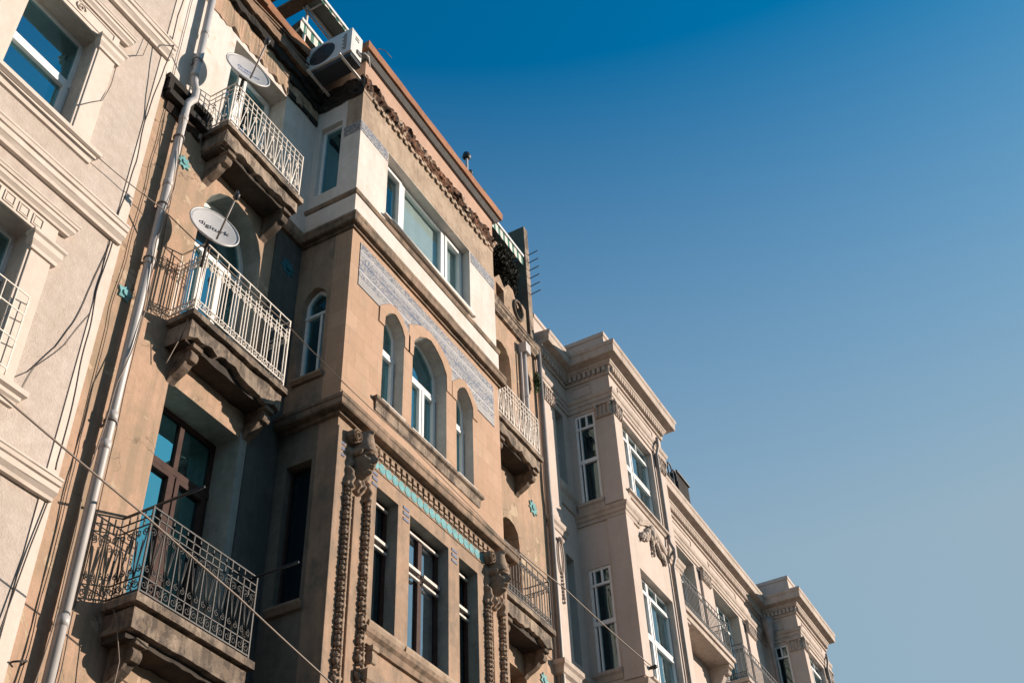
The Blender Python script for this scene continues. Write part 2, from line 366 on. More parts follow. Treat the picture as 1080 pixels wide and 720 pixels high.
def struct(name, mb, mat):
    o = mb.build(name, mat); o['kind'] = 'structure'; return o
def rect(a0, a1, z0, z1): return [(a0, z0), (a1, z0), (a1, z1), (a0, z1)]
def inset(poly, k):
    n = len(poly); out = []
    area = sum(poly[i][0]*poly[(i+1) % n][1]-poly[(i+1) % n][0]*poly[i][1] for i in range(n)); sg = 1 if area > 0 else -1
    for i in range(n):
        p0 = Vector(poly[i-1]); p1 = Vector(poly[i]); p2 = Vector(poly[(i+1) % n])
        t1 = (p1-p0).normalized(); t2 = (p2-p1).normalized()
        n1 = Vector((-t1.y, t1.x))*sg; n2 = Vector((-t2.y, t2.x))*sg
        mv = (n1+n2)/max(.3, (1+n1.dot(n2))); q = p1+mv*k; out.append((q.x, q.y))
    return out

# window: frame ring + bars, a pane, something behind the glass. d is the depth coordinate of the outer frame face
def window(parent, poly, d, ax='y', fw=.05, ft=.06, mull=(), trans=(), fm='upvc', gm='g_dark', back='room', sashes=(), bw=.05, backd=.14, half=None, fold=.02):
    mb = MB(); mb.plate(poly, [inset(poly, fw)], d, d+ft, ax)
    a0 = min(p[0] for p in poly); a1 = max(p[0] for p in poly); z0 = min(p[1] for p in poly); z1 = max(p[1] for p in poly)
    for (a, w, za, zb) in mull: mb.axbox(ax, a-w/2, a+w/2, d-.008, d+ft-.004, za, zb)
    for (z, w, aa, ab) in trans: mb.axbox(ax, aa, ab, d-.014, d+ft-.007, z-w/2, z+w/2)
    for (sa, sb, za, zb, w) in sashes: mb.plate(rect(sa, sb, za, zb), [rect(sa+w, sb-w, za+w, zb-w)], d-.022, d+ft-.012, ax)
    win = mb.build('window', fm, parent)
    MB().plate(inset(poly, fw*.5), [], d+ft*.5, d+ft*.5+.006, ax).build('pane', gm, win)
    bk = MB(); bk.axbox(ax, a0-.12, a1+.12, d+backd+.25, d+backd+.27, z0-.12, z1+.12)
    bk.build('room_backdrop', 'room', win)
    if back != 'room':
        cu = MB(); k = 40; vs = []; fs = []; aa, ab = (a0, a1) if half is None else half
        for i in range(k+1):
            a = aa+(ab-aa)*i/k; dd = d+backd+fold*math.sin(i*1.1)+fold*.5*math.sin(i*2.7)
            for z in (z0-.05, z1+.05): vs.append((a, dd, z) if ax == 'y' else (dd, a, z))
        for i in range(k): fs.append((2*i, 2*i+2, 2*i+3, 2*i+1))
        cu.add(vs, fs, 0, True); cu.build('curtain', back, win)
    return win

def spiral(cx, cz, R0, R1, t0, turns, n=14):
    return [(cx+(R0+(R1-R0)*i/n)*math.cos(t0+turns*2*math.pi*i/n), cz+(R0+(R1-R0)*i/n)*math.sin(t0+turns*2*math.pi*i/n)) for i in range(n+1)]
def panel(mb, p0, p1, z0, z1, style, r):
    """one flat railing panel from p0 to p1 (x,y), heights z0..z1"""
    p0 = Vector(p0); p1 = Vector(p1); L = (p1-p0).length; t = (p1-p0)/L
    def Q(s_, z): q = p0+t*s_; return (q.x, q.y, z)
    H = z1-z0
    def line(s0, za, s1, zb, rr=r): mb.bar(Q(s0, za), Q(s1, zb), rr)
    def curve(pts, rr=r*.75): mb.tube([Q(a, b) for a, b in pts], rr, 4)
    line(0, z1, L, z1, r*1.35); line(0, z0, L, z0, r*1.3)
    if style == 'scroll':
        za = z0+.15; zb = z1-.10; zc = z1-.19
        for z in (za, zb, zc): line(0, z, L, z, r)
        k = max(1, round(L/.2)); w = L/k
        for i in range(k+1): line(i*w, z0, i*w, z1)
        for i in range(k):
            s = i*w; c = s+w/2
            line(c, z0, c, za); line(c, zb, c, z1-.02); line(c, zc, c, z1-.06)
            for sg in (-1, 1):
                curve([(c+sg*w*.05, za+.02), (c+sg*w*.18, zc-.17)]+spiral(c+sg*w*.26, zc-.09, .045, .008, math.pi/2*(1+sg*.1)-sg*.2+math.pi*(1 if sg < 0 else 0), .0, 1)[:0])
                curve([(c, za), (c+sg*w*.40, zc-.02)])
                curve(spiral(c+sg*w*.26, zc-.07, .042, .008, -math.pi/2, -sg*1.4))
                curve(spiral(c+sg*w*.24, z0+.075, .048, .01, math.pi/2, sg*1.4))
                curve([(c+sg*w*.27, za+.14)]+spiral(c+sg*w*.22, za+.09, .035, .008, math.pi/2, -sg*1.3))
    elif style == 'tier':
        zt = z1-.21; zt2 = zt-.07
        line(0, zt, L, zt); line(0, zt2, L, zt2, r*.9); line(0, z0+.1, L, z0+.1, r)
        k = max(1, round(L/.21)); w = L/k
        for i in range(k+1): line(i*w, z0, i*w, z1)
        k2 = 2*k
        for i in range(k2):
            s = (i+.5)*L/k2; line(s, z0+.1, s, zt+.05, r*.9)
            c = (i+.5)*L/k2
            curve(spiral(c+.0, zt2-.055, .042, .01, math.pi/2, 1.5 if i % 2 else -1.5))
            curve(spiral(c, z0+.05, .042, .01, math.pi/2, 1.3 if i % 2 else -1.3))
    elif style == 'lattice':
        zt = z1-.11; line(0, zt, L, zt, r); line(0, zt-.1, L, zt-.1, r*.9)
        k = max(1, round(L/.2)); w = L/k
        for i in range(k+1): line(i*w, z0, i*w, z1)
        for i in range(k):
            s = i*w; c = s+w/2
            line(s, z0, c, zt-.1, r*.85); line(s+w, z0, c, zt-.1, r*.85); line(c, zt-.1, c, z1-.02, r*.8)
            curve(spiral(c, zt-.19, .05, .012, math.pi/2, 1.5)); curve(spiral(c, z0+.12, .045, .012, -math.pi/2, 1.5))
            line(c, z0, c, z0+.35, r*.8)
    else:
        zt = z1-.13; line(0, zt, L, zt, r); line(0, z0+.12, L, z0+.12, r)
        k = max(1, round(L/.1)); w = L/k
        for i in range(k+1): line(i*w, z0, i*w, z1 if i % 2 == 0 else zt)
        for i in range(k):
            c = (i+.5)*w
            curve(spiral(c, zt-.05, .036, .01, math.pi/2, 1.4)); curve(spiral(c, z0+.06, .036, .01, math.pi/2, 1.4))
def railing(parent, x0, x1, yf, yw, z0, z1, style, mat, r=.011):
    mb = MB()
    panel(mb, (x0, yf), (x1, yf), z0, z1, style, r)
    panel(mb, (x0, yw), (x0, yf), z0, z1, style, r); panel(mb, (x1, yf), (x1, yw), z0, z1, style, r)
    for x in (x0, x1): mb.bar((x, yf, z0-.06), (x, yf, z1+.015), r*1.5)
    return mb.build('railing', mat, parent)
def bracket(parent, x, yf, yw, zt, w=.15, h=.5, mat='slab'):
    D = yw-yf
    pts = [(yw+.01, zt), (yf+.03*D, zt), (yf+.02*D, zt-.07), (yf+.14*D, zt-.09)]
    pts += [(yf+D*(.12-.07*math.sin(i/5*math.pi)), zt-.09-.13*i/5) for i in range(1, 6)]
    pts += [(yf+.30*D, zt-.23)]
    pts += [(yf+D*(.32+.55*i/6), zt-.24-(h-.30)*(i/6)**.65) for i in range(1, 7)]
    pts += [(yw+.01, zt-h)]
    mb = MB(); mb.prism(pts, x-w/2, x+w/2, 'x')
    mb.box(x-w/2-.02, x+w/2+.02, yf+.0*D-.01, yf+.35*D, zt-.075, zt-.012)
    mb.prism([(p[0]*1.0-.012, p[1]+.0) for p in pts[9:]]+[(yw-.02, zt-.22)], x-w/2-.012, x-w/2+.03, 'x')
    return mb.build('bracket', mat, parent, bevel=.008)

# ============================================================ GROUND (never in frame, but there)
struct('ground', MB().box(-400, 400, -400, 400, -1.9, -1.75), 'earth')
struct('road', MB().box(-200, 200, -3.2, 5.6, -1.74, -1.60), 'asphalt')
struct('pavement', MB().box(-200, 200, 5.6, 8.3, -1.74, -1.46), 'paving')

YW = 8.12; YB = 7.2
# unseen block added across the street, left, to hide sky and deepen shade
op = thing('opposite_building', 'plain grey brown apartment building across the street, behind the viewer', 'building', (-20, -6, -1.5))
hw_ = [rect(-58+i*3.2, -56.6+i*3.2, z, z+2.0) for i in range(20) for z in (2.2, 5.8, 9.4)]
MB().plate(rect(-60, 7, -1.5, 12.4), hw_, -4.6, -4.3).build('wall', 'opp', op)  # front of the added sky blocker
MB().box(-60, 7, -18, -4.9, -1.5, 12.3).build('building_shell', 'opp', op)  # body of the added sky blocker
MB().box(-59.9, 6.9, -4.75, -4.7, -1.4, 12.2).build('pane', 'g_dark', op)  # dark sheet behind the openings of the added sky blocker
# ============================================================ CREAM BUILDING (left edge)
b1 = thing('cream_building', 'rough cream stucco building with white moulded window surrounds at the left edge', 'building', (3, 8.08, -1.5))
Y1 = 8.08
w1o = rect(4.0, 4.98, 10.78, 12.56); w2o = rect(4.0, 4.98, 7.22, 9.11)
w3o = rect(4.0, 4.98, 3.4, 5.3); wl = [rect(1.4, 2.4, a, b) for a, b in ((10.78, 12.56), (7.22, 9.11), (3.4, 5.3))]
MB().plate([(0, -1.5), (6.03, -1.5), (6.03, 16.5), (0, 16.5)], [w1o, w2o, w3o]+wl, Y1, Y1+.36).build('wall', 'stucco', b1)
MB().box(5.93, 6.075, Y1-.012, Y1+.3, -1.5, 16.4).build('corner_strip', 'cream', b1)
sh = MB(); sh.box(0, 6.02, Y1+3, 18, -1.5, 16.4); sh.box(5.9, 6.02, Y1+.36, Y1+3, -1.5, 16.4); sh.box(0, .12, Y1+.36, Y1+3, -1.5, 16.4); sh.box(.12, 5.9, Y1+.36, Y1+3, 16.2, 16.4)
sh.build('building_shell', 'stucco', b1)
def prof(z0, z1, d, k=5):
    h = z1-z0
    return [(-.02, z0), (d*.35, z0), (d*.42, z0+h*.16), (d*.62, z0+h*.30), (d*.70, z0+h*.34), (d*.72, z0+h*.62), (d*.86, z0+h*.66), (d*.92, z0+h*.84), (d, z0+h*.88), (d, z0+h*.97), (-.02, z1+.012)]
for (z0, z1) in ((13.40, 13.66), (9.82, 10.07), (6.33, 6.55), (2.6, 2.85)):
    MB().sweep([(0, Y1), (6.045, Y1)], prof(z0, z1, .15), jit=.004).build('belt_cornice', 'cream', b1)
for (cx0, cx1) in ((4.0, 4.98), (1.4, 2.4)):
    for (z0, zo, z1, low) in ((10.78, 12.56, 12.43, 0), (7.22, 9.11, 8.89, 1), (3.4, 5.3, 5.1, 1)):
        if cx0 < 3 and low == 0 and z0 < 0: continue
        for (a, b, a2, b2_) in ((cx0-.31, cx0-.035, cx0-.05, cx0-.002), (cx1+.035, cx1+.30, cx1+.002, cx1+.05)):
            cs = MB(); cs.box(a, b, Y1-.045, Y1+.02, z0-.02, z1); cs.box(a2, b2_, Y1-.028, Y1+.022, z0-.02, zo+.03); cs.build('window_casing', 'cream', b1, bevel=.006)
        hd = MB(); hd.box(cx0-.30, cx1+.28, Y1-.035, Y1+.02, zo+.005, z1+.46)
        hd.build('window_head', 'cream', b1, bevel=.006)
        for (a, b) in ((cx0-.33, cx0-.03), (cx1+.03, cx1+.33)):
            MB().sweep([(a, Y1+.01), (a, Y1-.05), (b, Y1-.05), (b, Y1+.01)], [(-.02, z1-.06), (.02, z1-.05), (.02, z1+.0), (.05, z1+.05), (.05, z1+.12), (.075, z1+.14), (.075, z1+.17), (-.02, z1+.18)]).build('casing_capital', 'cream', b1)
        MB().sweep([(cx0-.36, Y1+.01), (cx0-.36, Y1-.02), (cx1+.36, Y1-.02), (cx1+.36, Y1+.01)], prof(z1+.45, z1+.62, .11)).build('window_hood', 'cream', b1)
        MB().sweep([(cx0-.37, Y1+.01), (cx0-.37, Y1-.01), (cx1+.37, Y1-.01), (cx1+.37, Y1+.01)], [(-.02, z0-.22), (.02, z0-.21), (.03, z0-.15), (.055, z0-.13), (.055, z0-.09), (.095, z0-.07), (.095, z0-.01), (-.02, z0+.01)]).build('window_sill', 'cream', b1)
        og = MB()
        if low:
            for i in range(7):
                a = cx0-.22+i*.19
                og.plate(rect(a, a+.145, z1+.26, z1+.41), [rect(a+.014, a+.131, z1+.274, z1+.396)], Y1-.046, Y1-.03)
                og.box(a+.03, a+.115, Y1-.042, Y1-.03, z1+.29, z1+.38)
            og.build('key_ornament', 'cream', b1)
        else:
            og.plate(rect(cx0-.24, cx1+.2, z1+.20, z1+.42), [rect(cx0-.222, cx1+.182, z1+.218, z1+.402)], Y1-.046, Y1-.03)
            for k in (-1, 1): og.tube([(x, Y1-.045, z) for x, z in spiral((cx0+cx1)/2+k*.12, z1+.31, .08, .01, 0, 1.7*k, 26)], .011, 5)
            og.build('scroll_ornament', 'cream', b1)
        window(b1, rect(cx0, cx1, z0, zo), Y1+.22, fw=.045, trans=[(z0+.95 if not low else zo-.6, .09, cx0, cx1)],
               sashes=[(cx0+.04, cx1-.04, z0+.03, (z0+.91 if not low else zo-.64), .055)], gm='g_teal', backd=.2)
# thin white french balcony rail, lower window
rl = MB(); x0, x1, yr = 3.72, 5.14, 7.93
for z in (8.17, 7.93, 7.6, 7.25): rl.tube([(x0, Y1-.03, z), (x0+.02, yr, z), (x1-.03, yr, z), (x1+.03, Y1-.03, z)], .008, 5)
for i in range(10): rl.bar((x0+.05+i*.148, yr, 7.22), (x0+.05+i*.148, yr, 8.17), .006)
rl.bar((x1+.0, yr+.05, 7.22), (x1+.0, yr+.05, 8.17), .006)
rl.build('balcony_rail', 'iron_white', b1)

# ============================================================ BROWN BUILDING
b2 = thing('brown_building', 'weathered peach and brown building with bay window, stone faces and blue tile bands', 'building', (11, YW, -1.5))
def arch(a0, a1, z0, zs, zt, pointed=0, n=10):
    pts = [(a0, z0), (a1, z0), (a1, zs)]; c = (a0+a1)/2; hw = (a1-a0)/2
    for i in range(1, n):
        t = math.pi*i/n; pts.append((c+hw*math.cos(t), zs+(zt-zs)*(math.sin(t)**(.8))))
    pts.append((a0, zs)); return pts
opA = rect(7.22, 8.47, 5.74, 8.68); opB = arch(7.18, 8.41, 9.42, 11.35, 12.28); opC = rect(7.18, 8.37, 12.85, 15.42)
opD = rect(7.22, 8.47, 1.8, 4.9)
MB().plate([(6.08, -1.5), (9.3, -1.5), (9.3, 12.92), (6.08, 12.92)], [opD, opA, opB], YW, YW+.37, mir=1).build('wall', ['peach', 'reveal'], b2)
opCc = rect(7.18, 8.43, 12.99, 15.42)
MB().plate([(6.08, 12.92), (9.3, 12.92), (9.3, 16.1), (6.08, 16.1)], [opCc], YW, YW+.37, mir=1).build('wall', ['white', 'revealw'], b2)
MB().ragged(6.08, 9.19, YW-.022, YW+.01, 15.52, 16.12, .12, seed=3).build('patched_render', 'peach', b2)
# right-hand strip of the brown building beyond the bay
nD = arch(15.05, 15.75, 12.85, 15.05, 15.5, n=6); nE = arch(15.1, 15.76, 9.3, 11.0, 11.35, n=6); nF = rect(15.1, 15.78, 5.8, 8.55); nG = rect(15.1, 15.78, 2.0, 4.9)
MB().plate([(13.3, -1.5), (16.9, -1.5), (16.9, 16.3), (13.3, 16.3)], [nD, nE, nF, nG], YW, YW+.37).build('wall', 'peach', b2)
for q, zz in ((nD, 0), (nE, 0), (nF, 0), (nG, 0)): window(b2, q, YW+.28, fm='upvc' if q is nD else 'brownframe', fw=.06, mull=[(15.43, .05, q[0][1], q[2][1])], gm='g_mid', back='curtain_b')
MB().sweep([(13.5, YW), (16.88, YW)], prof(16.12, 16.36, .17), jit=.012).build('string_cornice', 'slab', b2)
# attic piece with round window
cc = [(16.22+.16*math.cos(2*math.pi*i/20), 17.02+.22*math.sin(2*math.pi*i/20)) for i in range(20)]
at = [(13.5, 16.33), (16.64, 16.33)]+[(16.64-.2*i, 17.35+.18*math.sin(i*2.3)+.1*math.sin(i*5.1)) for i in range(0, 15)]+[(13.5, 17.3)]
MB().plate(at, [cc, rect(15.28, 15.62, 16.5, 17.12)], YW+.01, YW+.3).build('attic_wall', 'peach', b2)
rr = MB(); rr.tube([(16.22+.19*math.cos(t*math.pi/12), YW-.01, 17.02+.25*math.sin(t*math.pi/12)) for t in range(25)], .035, 6); rr.build('round_window_rim', 'slab', b2)
window(b2, cc, YW+.03, fw=.03, fm='slate', gm='g_teal'); window(b2, rect(15.28, 15.62, 16.5, 17.12), YW+.2, fm='slate', gm='g_dark', fw=.04)
# shell: roof and the sides that close it
sh = MB(); sh.box(6.09, 16.88, YW+3, 18, -1.5, 16.5); sh.box(6.09, 6.2, YW+.38, YW+3, -1.5, 16.2); sh.box(16.76, 16.88, YW+.38, YW+3, -1.5, 16.2)
sh.box(6.2, 16.76, YW+.1, YW+3, 16.43, 16.6); sh.box(6.2, 16.76, YW+.372, YW+3, 12.7, 12.84); sh.box(6.2, 16.76, YW+.372, YW+3, 9.1, 9.24)
sh.build('building_shell', 'dim', b2)

# windows of the left strip
window(b2, opA, YW+.35, fw=.055, fm='brownframe', gm='g_blue', mull=[(7.88, .07, 5.74, 8.68)], trans=[(7.93, .08, 7.22, 8.47)],
       sashes=[(7.28, 7.85, 5.8, 7.88, .06), (7.91, 8.41, 5.8, 7.88, .06)], backd=.15)
window(b2, opD, YW+.35, fw=.055, fm='brownframe', gm='g_dark', mull=[(7.85, .07, 1.8, 4.9)])
window(b2, opB, YW+.30, fw=.06, gm='g_teal', back='curtain_b', half=(7.2, 7.9), mull=[(7.62, .05, 9.42, 11.35), (8.0, .05, 9.42, 11.35)], trans=[(11.33, .07, 7.18, 8.41)],
       sashes=[(7.65, 7.98, 9.5, 11.3, .045)])
window(b2, opCc, YW+.33, fw=.06, gm='g_teal', mull=[(7.74, .08, 12.99, 15.42)], sashes=[(7.23, 7.71, 13.0, 15.37, .05), (7.78, 8.38, 13.0, 15.37, .05)], back='room')
# reveals and surround trims
MB().box(8.62, 9.19, YW-.012, YW+.02, 1.0, 12.58).build('grey_pilaster', 'sootgrey', b2)  # dark grey strip over the peach wall between window and bay
MB().box(8.472, 8.60, YW-.02, YW+.02, 5.7, 8.75).build('door_jamb', 'reveal', b2)

# --- balconies
def balcony(z, x0, x1, yf, rail, mat, rmat, tiers, r=.011, br=True, brx=None, top=None, bh=.44, slabz=.16):
    sl = MB()
    sl.ragged(x0-.03, x1+.09, yf-.02, YW, z-slabz*.55, z, .007 if tiers == 'clean' else .020, seed=x0)
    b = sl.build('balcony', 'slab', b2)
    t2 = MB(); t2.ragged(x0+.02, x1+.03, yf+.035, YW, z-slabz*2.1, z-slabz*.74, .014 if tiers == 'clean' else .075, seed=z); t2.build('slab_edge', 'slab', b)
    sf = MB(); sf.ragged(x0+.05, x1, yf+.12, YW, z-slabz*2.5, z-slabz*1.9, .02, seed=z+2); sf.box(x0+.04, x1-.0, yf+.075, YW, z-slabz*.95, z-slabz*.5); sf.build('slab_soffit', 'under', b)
    railing(b, x0, x1, yf+.01, YW, z+rail[0], z+rail[1], rail[2], rmat, r)
    if br:
        for x in (brx or (x0+.22, x1-.12)): bracket(b, x, yf+.07, YW, z-slabz*2.3, w=.125, h=bh, mat='bracket')
    return b
balcony(5.73, 7.0, 8.64, 7.70, (.04, .97, 'scroll'), 'slab', 'iron_dark', 'clean', r=.0085)
balcony(9.46, 7.03, 8.70, 7.72, (.08, 1.12, 'tier'), 'slab', 'iron_white', 'rag', r=.0085)
balcony(12.83, 6.93, 8.48, 7.66, (.09, .87, 'lattice'), 'slab', 'iron_white', 'rag', r=.008)
balcony(12.80, 14.3, 15.86, 7.65, (.06, .85, 'lattice'), 'slab', 'iron_white', 'rag', r=.010)
balcony(9.28, 14.3, 15.88, 7.65, (.05, .9, 'plain'), 'slab', 'iron_dark', 'rag', r=.009)
# two clothesline arms on the lowest balcony
# broken string course beside the top balcony
bs = MB()
for (a, b_, z0, z1, d) in ((6.10, 6.95, 13.12, 13.22, .09), (6.14, 6.92, 12.80, 12.90, .13), (6.12, 6.2, 12.9, 13.12, .10), (6.50, 6.60, 12.9, 13.12, .1), (6.85, 6.95, 12.86, 13.15, .12)):
    bs.ragged(a, b_, YW-d, YW+.02, z0, z1, .02, seed=a)
bs.build('broken_string_course', 'soot', b2)
bs = MB(); bs.ragged(6.22, 6.9, YW-.035, YW+.02, 12.62, 12.82, .07, seed=4); bs.build('broken_string_course', 'brick', b2)

# --- left strip top: broken eaves, flashing, coping
ev = MB()
ev.ragged(6.09, 9.18, YW-.10, YW+.02, 16.02, 16.24, .08, seed=8); ev.build('broken_eaves', 'soot', b2)
ev = MB(); ev.ragged(6.09, 9.05, YW-.17, YW+.02, 16.20, 16.38, .04, seed=12); ev.build('broken_eaves', 'wood', b2)
MB().box(6.09, 9.18, YW-.06, YW+.2, 16.36, 16.80).build('parapet', 'dim', b2)
pl = MB()
for i, (xa, xb, dz, dx) in enumerate(((6.9, 8.0, .02, .0), (7.2, 8.3, .10, .03), (7.7, 8.75, -.06, .05), (6.5, 7.5, .14, .06))):
    pl.tube([(xa, YW-.10-dx, 16.40+dz), (xb, YW-.13-dx, 16.52+dz)], .018, 4, smooth=False)
pl.build('hanging_lath', 'wood', b2)
# near-black ragged strips on the wall under the eaves next to the bay
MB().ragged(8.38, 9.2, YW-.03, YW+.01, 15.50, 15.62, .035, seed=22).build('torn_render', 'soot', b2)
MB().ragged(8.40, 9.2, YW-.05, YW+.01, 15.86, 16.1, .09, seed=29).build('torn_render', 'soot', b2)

# --- the bay
XL, XR = 9.2, 13.46
path = [(XL, YW-.001), (XL, YB), (XR, YB), (XR, YW-.001)]
n1 = [rect(10.09, 10.59, 6.62, 8.58), rect(10.87, 11.84, 6.62, 8.58), rect(12.12, 12.63, 6.62, 8.58)]
n0 = [rect(10.09, 10.59, 2.8, 4.7), rect(10.87, 11.84, 2.8, 4.7), rect(12.12, 12.63, 2.8, 4.7)]
n2 = [arch(10.08, 10.61, 9.99, 11.35, 11.76, n=8), arch(10.84, 11.79, 9.99, 11.42, 12.0, n=10), arch(12.08, 12.58, 9.99, 11.35, 11.74, n=8)]
def horseshoe(a0, a1, z0, zs, zt):
    w = a1-a0
    return [(a0, z0), (a1, z0), (a1, zs), (a1-.015*w, zs+(zt-zs)*.45), (a1-.16*w, zs+(zt-zs)*.74), (a1-.36*w, zs+(zt-zs)*.93), (a0+.5*w, zt), (a0+.36*w, zs+(zt-zs)*.93), (a0+.16*w, zs+(zt-zs)*.74), (a0+.015*w, zs+(zt-zs)*.45), (a0, zs)]
n2 = [horseshoe(10.08, 10.61, 9.99, 11.32, 11.76), horseshoe(10.84, 11.79, 9.99, 11.35, 11.99), horseshoe(12.08, 12.58, 9.99, 11.32, 11.76)]
n3 = [rect(9.98, 12.58, 13.62, 15.20)]
MB().plate([(XL, 2.0), (XR, 2.0), (XR, 9.2), (XL, 9.2)], n1+n0, YB, YB+.30, mir=1).build('wall', ['tan', 'reveal'], b2)
MB().plate([(XL, 9.2), (XR, 9.2), (XR, 12.65), (XL, 12.65)], n2, YB, YB+.30, mir=1).build('wall', ['peach2', 'revealw'], b2)
MB().plate([(XL, 12.65), (XR, 12.65), (XR, 15.12), (XL, 15.12)], [rect(9.98, 12.58, 13.62, 15.11)], YB, YB+.30).build('wall', 'white', b2)
MB().plate([(XL, 15.12), (XR, 15.12), (XR, 15.85), (XL, 15.85)], [], YB+.001, YB+.30).build('frieze_wall', 'beige', b2)
MB().box(XL, XR, YB-.003, YB+.3, 15.85, 16.95).build('parapet', 'pink', b2)
# sides (left one shows; x = XL)
s1 = rect(7.56, 7.95, 6.62, 8.60); s2 = horseshoe(7.57, 7.98, 9.98, 11.3, 11.66); s3 = rect(7.58, 8.0, 13.72, 15.36)
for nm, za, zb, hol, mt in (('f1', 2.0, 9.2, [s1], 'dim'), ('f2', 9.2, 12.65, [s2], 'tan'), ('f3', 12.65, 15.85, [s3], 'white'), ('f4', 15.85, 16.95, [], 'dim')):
    MB().plate([(YB+.30, za), (YW, za), (YW, zb), (YB+.30, zb)], hol, XL, XL+.16, 'x').build('side_wall', {'f1': 'dim2', 'f4': 'tan'}.get(nm, mt), b2)  # lowest left side gets a darker tan, its shade put into the colour
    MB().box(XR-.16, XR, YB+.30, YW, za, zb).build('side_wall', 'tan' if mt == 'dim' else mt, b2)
rf = MB(); rf.box(XL+.16, XR-.16, YB+.3, YW+.1, 16.5, 16.6); rf.box(XL+.16, XR-.16, YB+.3, YW+.1, 2.0, 2.2); rf.box(XL+.17, XR-.17, YB+.31, YW+.1, 12.5, 12.6); rf.box(XL+.17, XR-.17, YB+.31, YW+.1, 9.1, 9.2)
rf.build('bay_floor_slabs', 'dim', b2)
window(b2, s1, XL+.10, 'x', fw=.03, fm='brownframe', gm='g_dark', backd=.03)
window(b2, s2, XL+.10, 'x', fw=.05, gm='g_teal', trans=[(11.2, .05, 7.57, 7.98)], mull=[(7.70, .04, 9.98, 11.2)], backd=.03)
window(b2, s3, XL+.08, 'x', fw=.05, gm='g_teal', backd=.03)
for (za, h, mt) in ((6.62, .10, 'tan'), (9.98, .07, 'tan')):
    MB().sweep([(XL+.01, 8.0), (XL+.01, 7.5)], [(-.02, za-h), (.05, za-h), (.09, za-.03), (.09, za), (-.02, za+.005)]).build('window_sill', mt, b2)
# front windows, floor 1
for i, q in enumerate(n1):
    a0, a1 = q[0][0], q[1][0]
    cm = (a0+a1)/2
    window(b2, q, YB+.17, fw=.045, fm='brownframe', gm='g_sky' if i == 1 else 'g_dark', backd=.1, back='curtain_b' if i == 1 else 'room', half=(a0, a0+.5),
           mull=[(cm+.02, .09, 6.62, 8.58)] if i == 1 else [], trans=[(7.95, .06, a0, a1)])
    spans = [(a0+.04, cm-.03), (cm+.06, a1-.04)] if i == 1 else [(a0+.03, a1-.04)]
    for a, b_ in spans:
        MB().box(a, b_, YB+.115, YB+.165, 7.94, 7.985).build('transom_ledge', 'ledgew', b2); MB().box(a, b_, YB+.13, YB+.166, 7.84, 7.87).build('transom_ledge', 'ledgew', b2)
    MB().box(a0+.03, a1-.03, YB+.14, YB+.168, 8.47, 8.50).build('transom_ledge', 'ledgew', b2)
    MB().sweep([(a0-.06, YB+.05), (a0-.06, YB-.01), (a1+.06, YB-.01), (a1+.06, YB+.05)], [(-.02, 6.55), (.05, 6.55), (.07, 6.60), (.07, 6.63), (-.02, 6.645)]).build('window_sill', 'beige', b2)
MB().sweep([(9.98, YB+.01), (9.98, YB-.005), (12.72, YB-.005), (12.72, YB+.01)], [(-.02, 6.33), (.035, 6.34), (.05, 6.42), (.09, 6.46), (.10, 6.52), (-.02, 6.548)], jit=.004).build('sill_band', 'cornice', b2)
for a in (10.03, 12.6): bracket(b2, a+.03, YB-.11, YB+.01, 6.33, w=.09, h=.22, mat='stone')
MB().sweep([(10.0, YB+.01), (10.0, YB-.02), (10.62, YB-.02), (10.62, YB+.01)], [(-.02, 5.6), (.05, 5.62), (.07, 5.8), (.12, 5.86), (.12, 5.98), (-.02, 6.0)]).build('panel_cap', 'stone', b2)
# front windows, floor 2
for i, q in enumerate(n2):
    a0, a1 = q[0][0], q[1][0]; c = (a0+a1)/2
    if i == 1:
        window(b2, q, YB+.20, fw=.05, gm='g_teal', trans=[(11.2, .07, a0, a1)], mull=[(c+.06, .05, 9.99, 11.2)], sashes=[(a0+.05, c+.05, 10.04, 11.16, .05), (c+.08, a1-.05, 10.04, 11.16, .05)], backd=.1)
    else: window(b2, q, YB+.17, fw=.05, gm='g_teal', trans=[(11.1, .06, a0, a1)], sashes=[(a0+.04, a1-.04, 10.04, 11.06, .05)], backd=.1)
MB().sweep([(9.97, YB+.01), (9.97, YB), (12.70, YB), (12.70, YB+.01)], [(-.02, 9.70), (.02, 9.72), (.03, 9.86), (.07, 9.88), (.07, 9.93), (-.02, 9.935)], jit=.004).build('sill_band', 'slab', b2)
for q in n2:
    a0, a1 = q[0][0], q[1][0]
    MB().box(a0-.02, a1+.03, YB-.045, YB+.02, 9.937, 9.985).build('window_sill', 'white', b2, bevel=.004)
# blue tile panel, cut round the window hoods
def hood(q, k=.14):
    a0, a1 = q[0][0], q[1][0]; zt = q[6][1]; w = a1-a0; c = (a0+a1)/2
    return a0-k, a1+k, zt+.12, c, w
zb, zt_ = 11.60, 12.45
pts = [(9.40, zt_), (9.40, zb)]
for q in n2:
    l, rr_, top, c, w = hood(q)
    pts += [(l, zb), (l, top-.25), (c-w*.30, top-.02), (c, top+.04), (c+w*.30, top-.02), (rr_, top-.25), (rr_, zb)]
pts += [(13.27, zb), (13.27, zt_)]
MB().plate(pts, [], YB-.012, YB+.01).build('patterned_tile_panel', 'tiles', b2)
for q in n2:
    l, rr_, top, c, w = hood(q, .135)
    out = [(rr_, 11.33), (rr_, top-.255), (c+w*.30, top-.03), (c, top+.03), (c-w*.30, top-.03), (l, top-.255), (l, 11.33)]
    inn = [(q[0][0], 11.33)]+q[3:10][::-1]+[(q[1][0], 11.33)]
    MB().plate(out+inn, [], YB-.017, YB+.004).build('window_hood', 'peach2', b2)
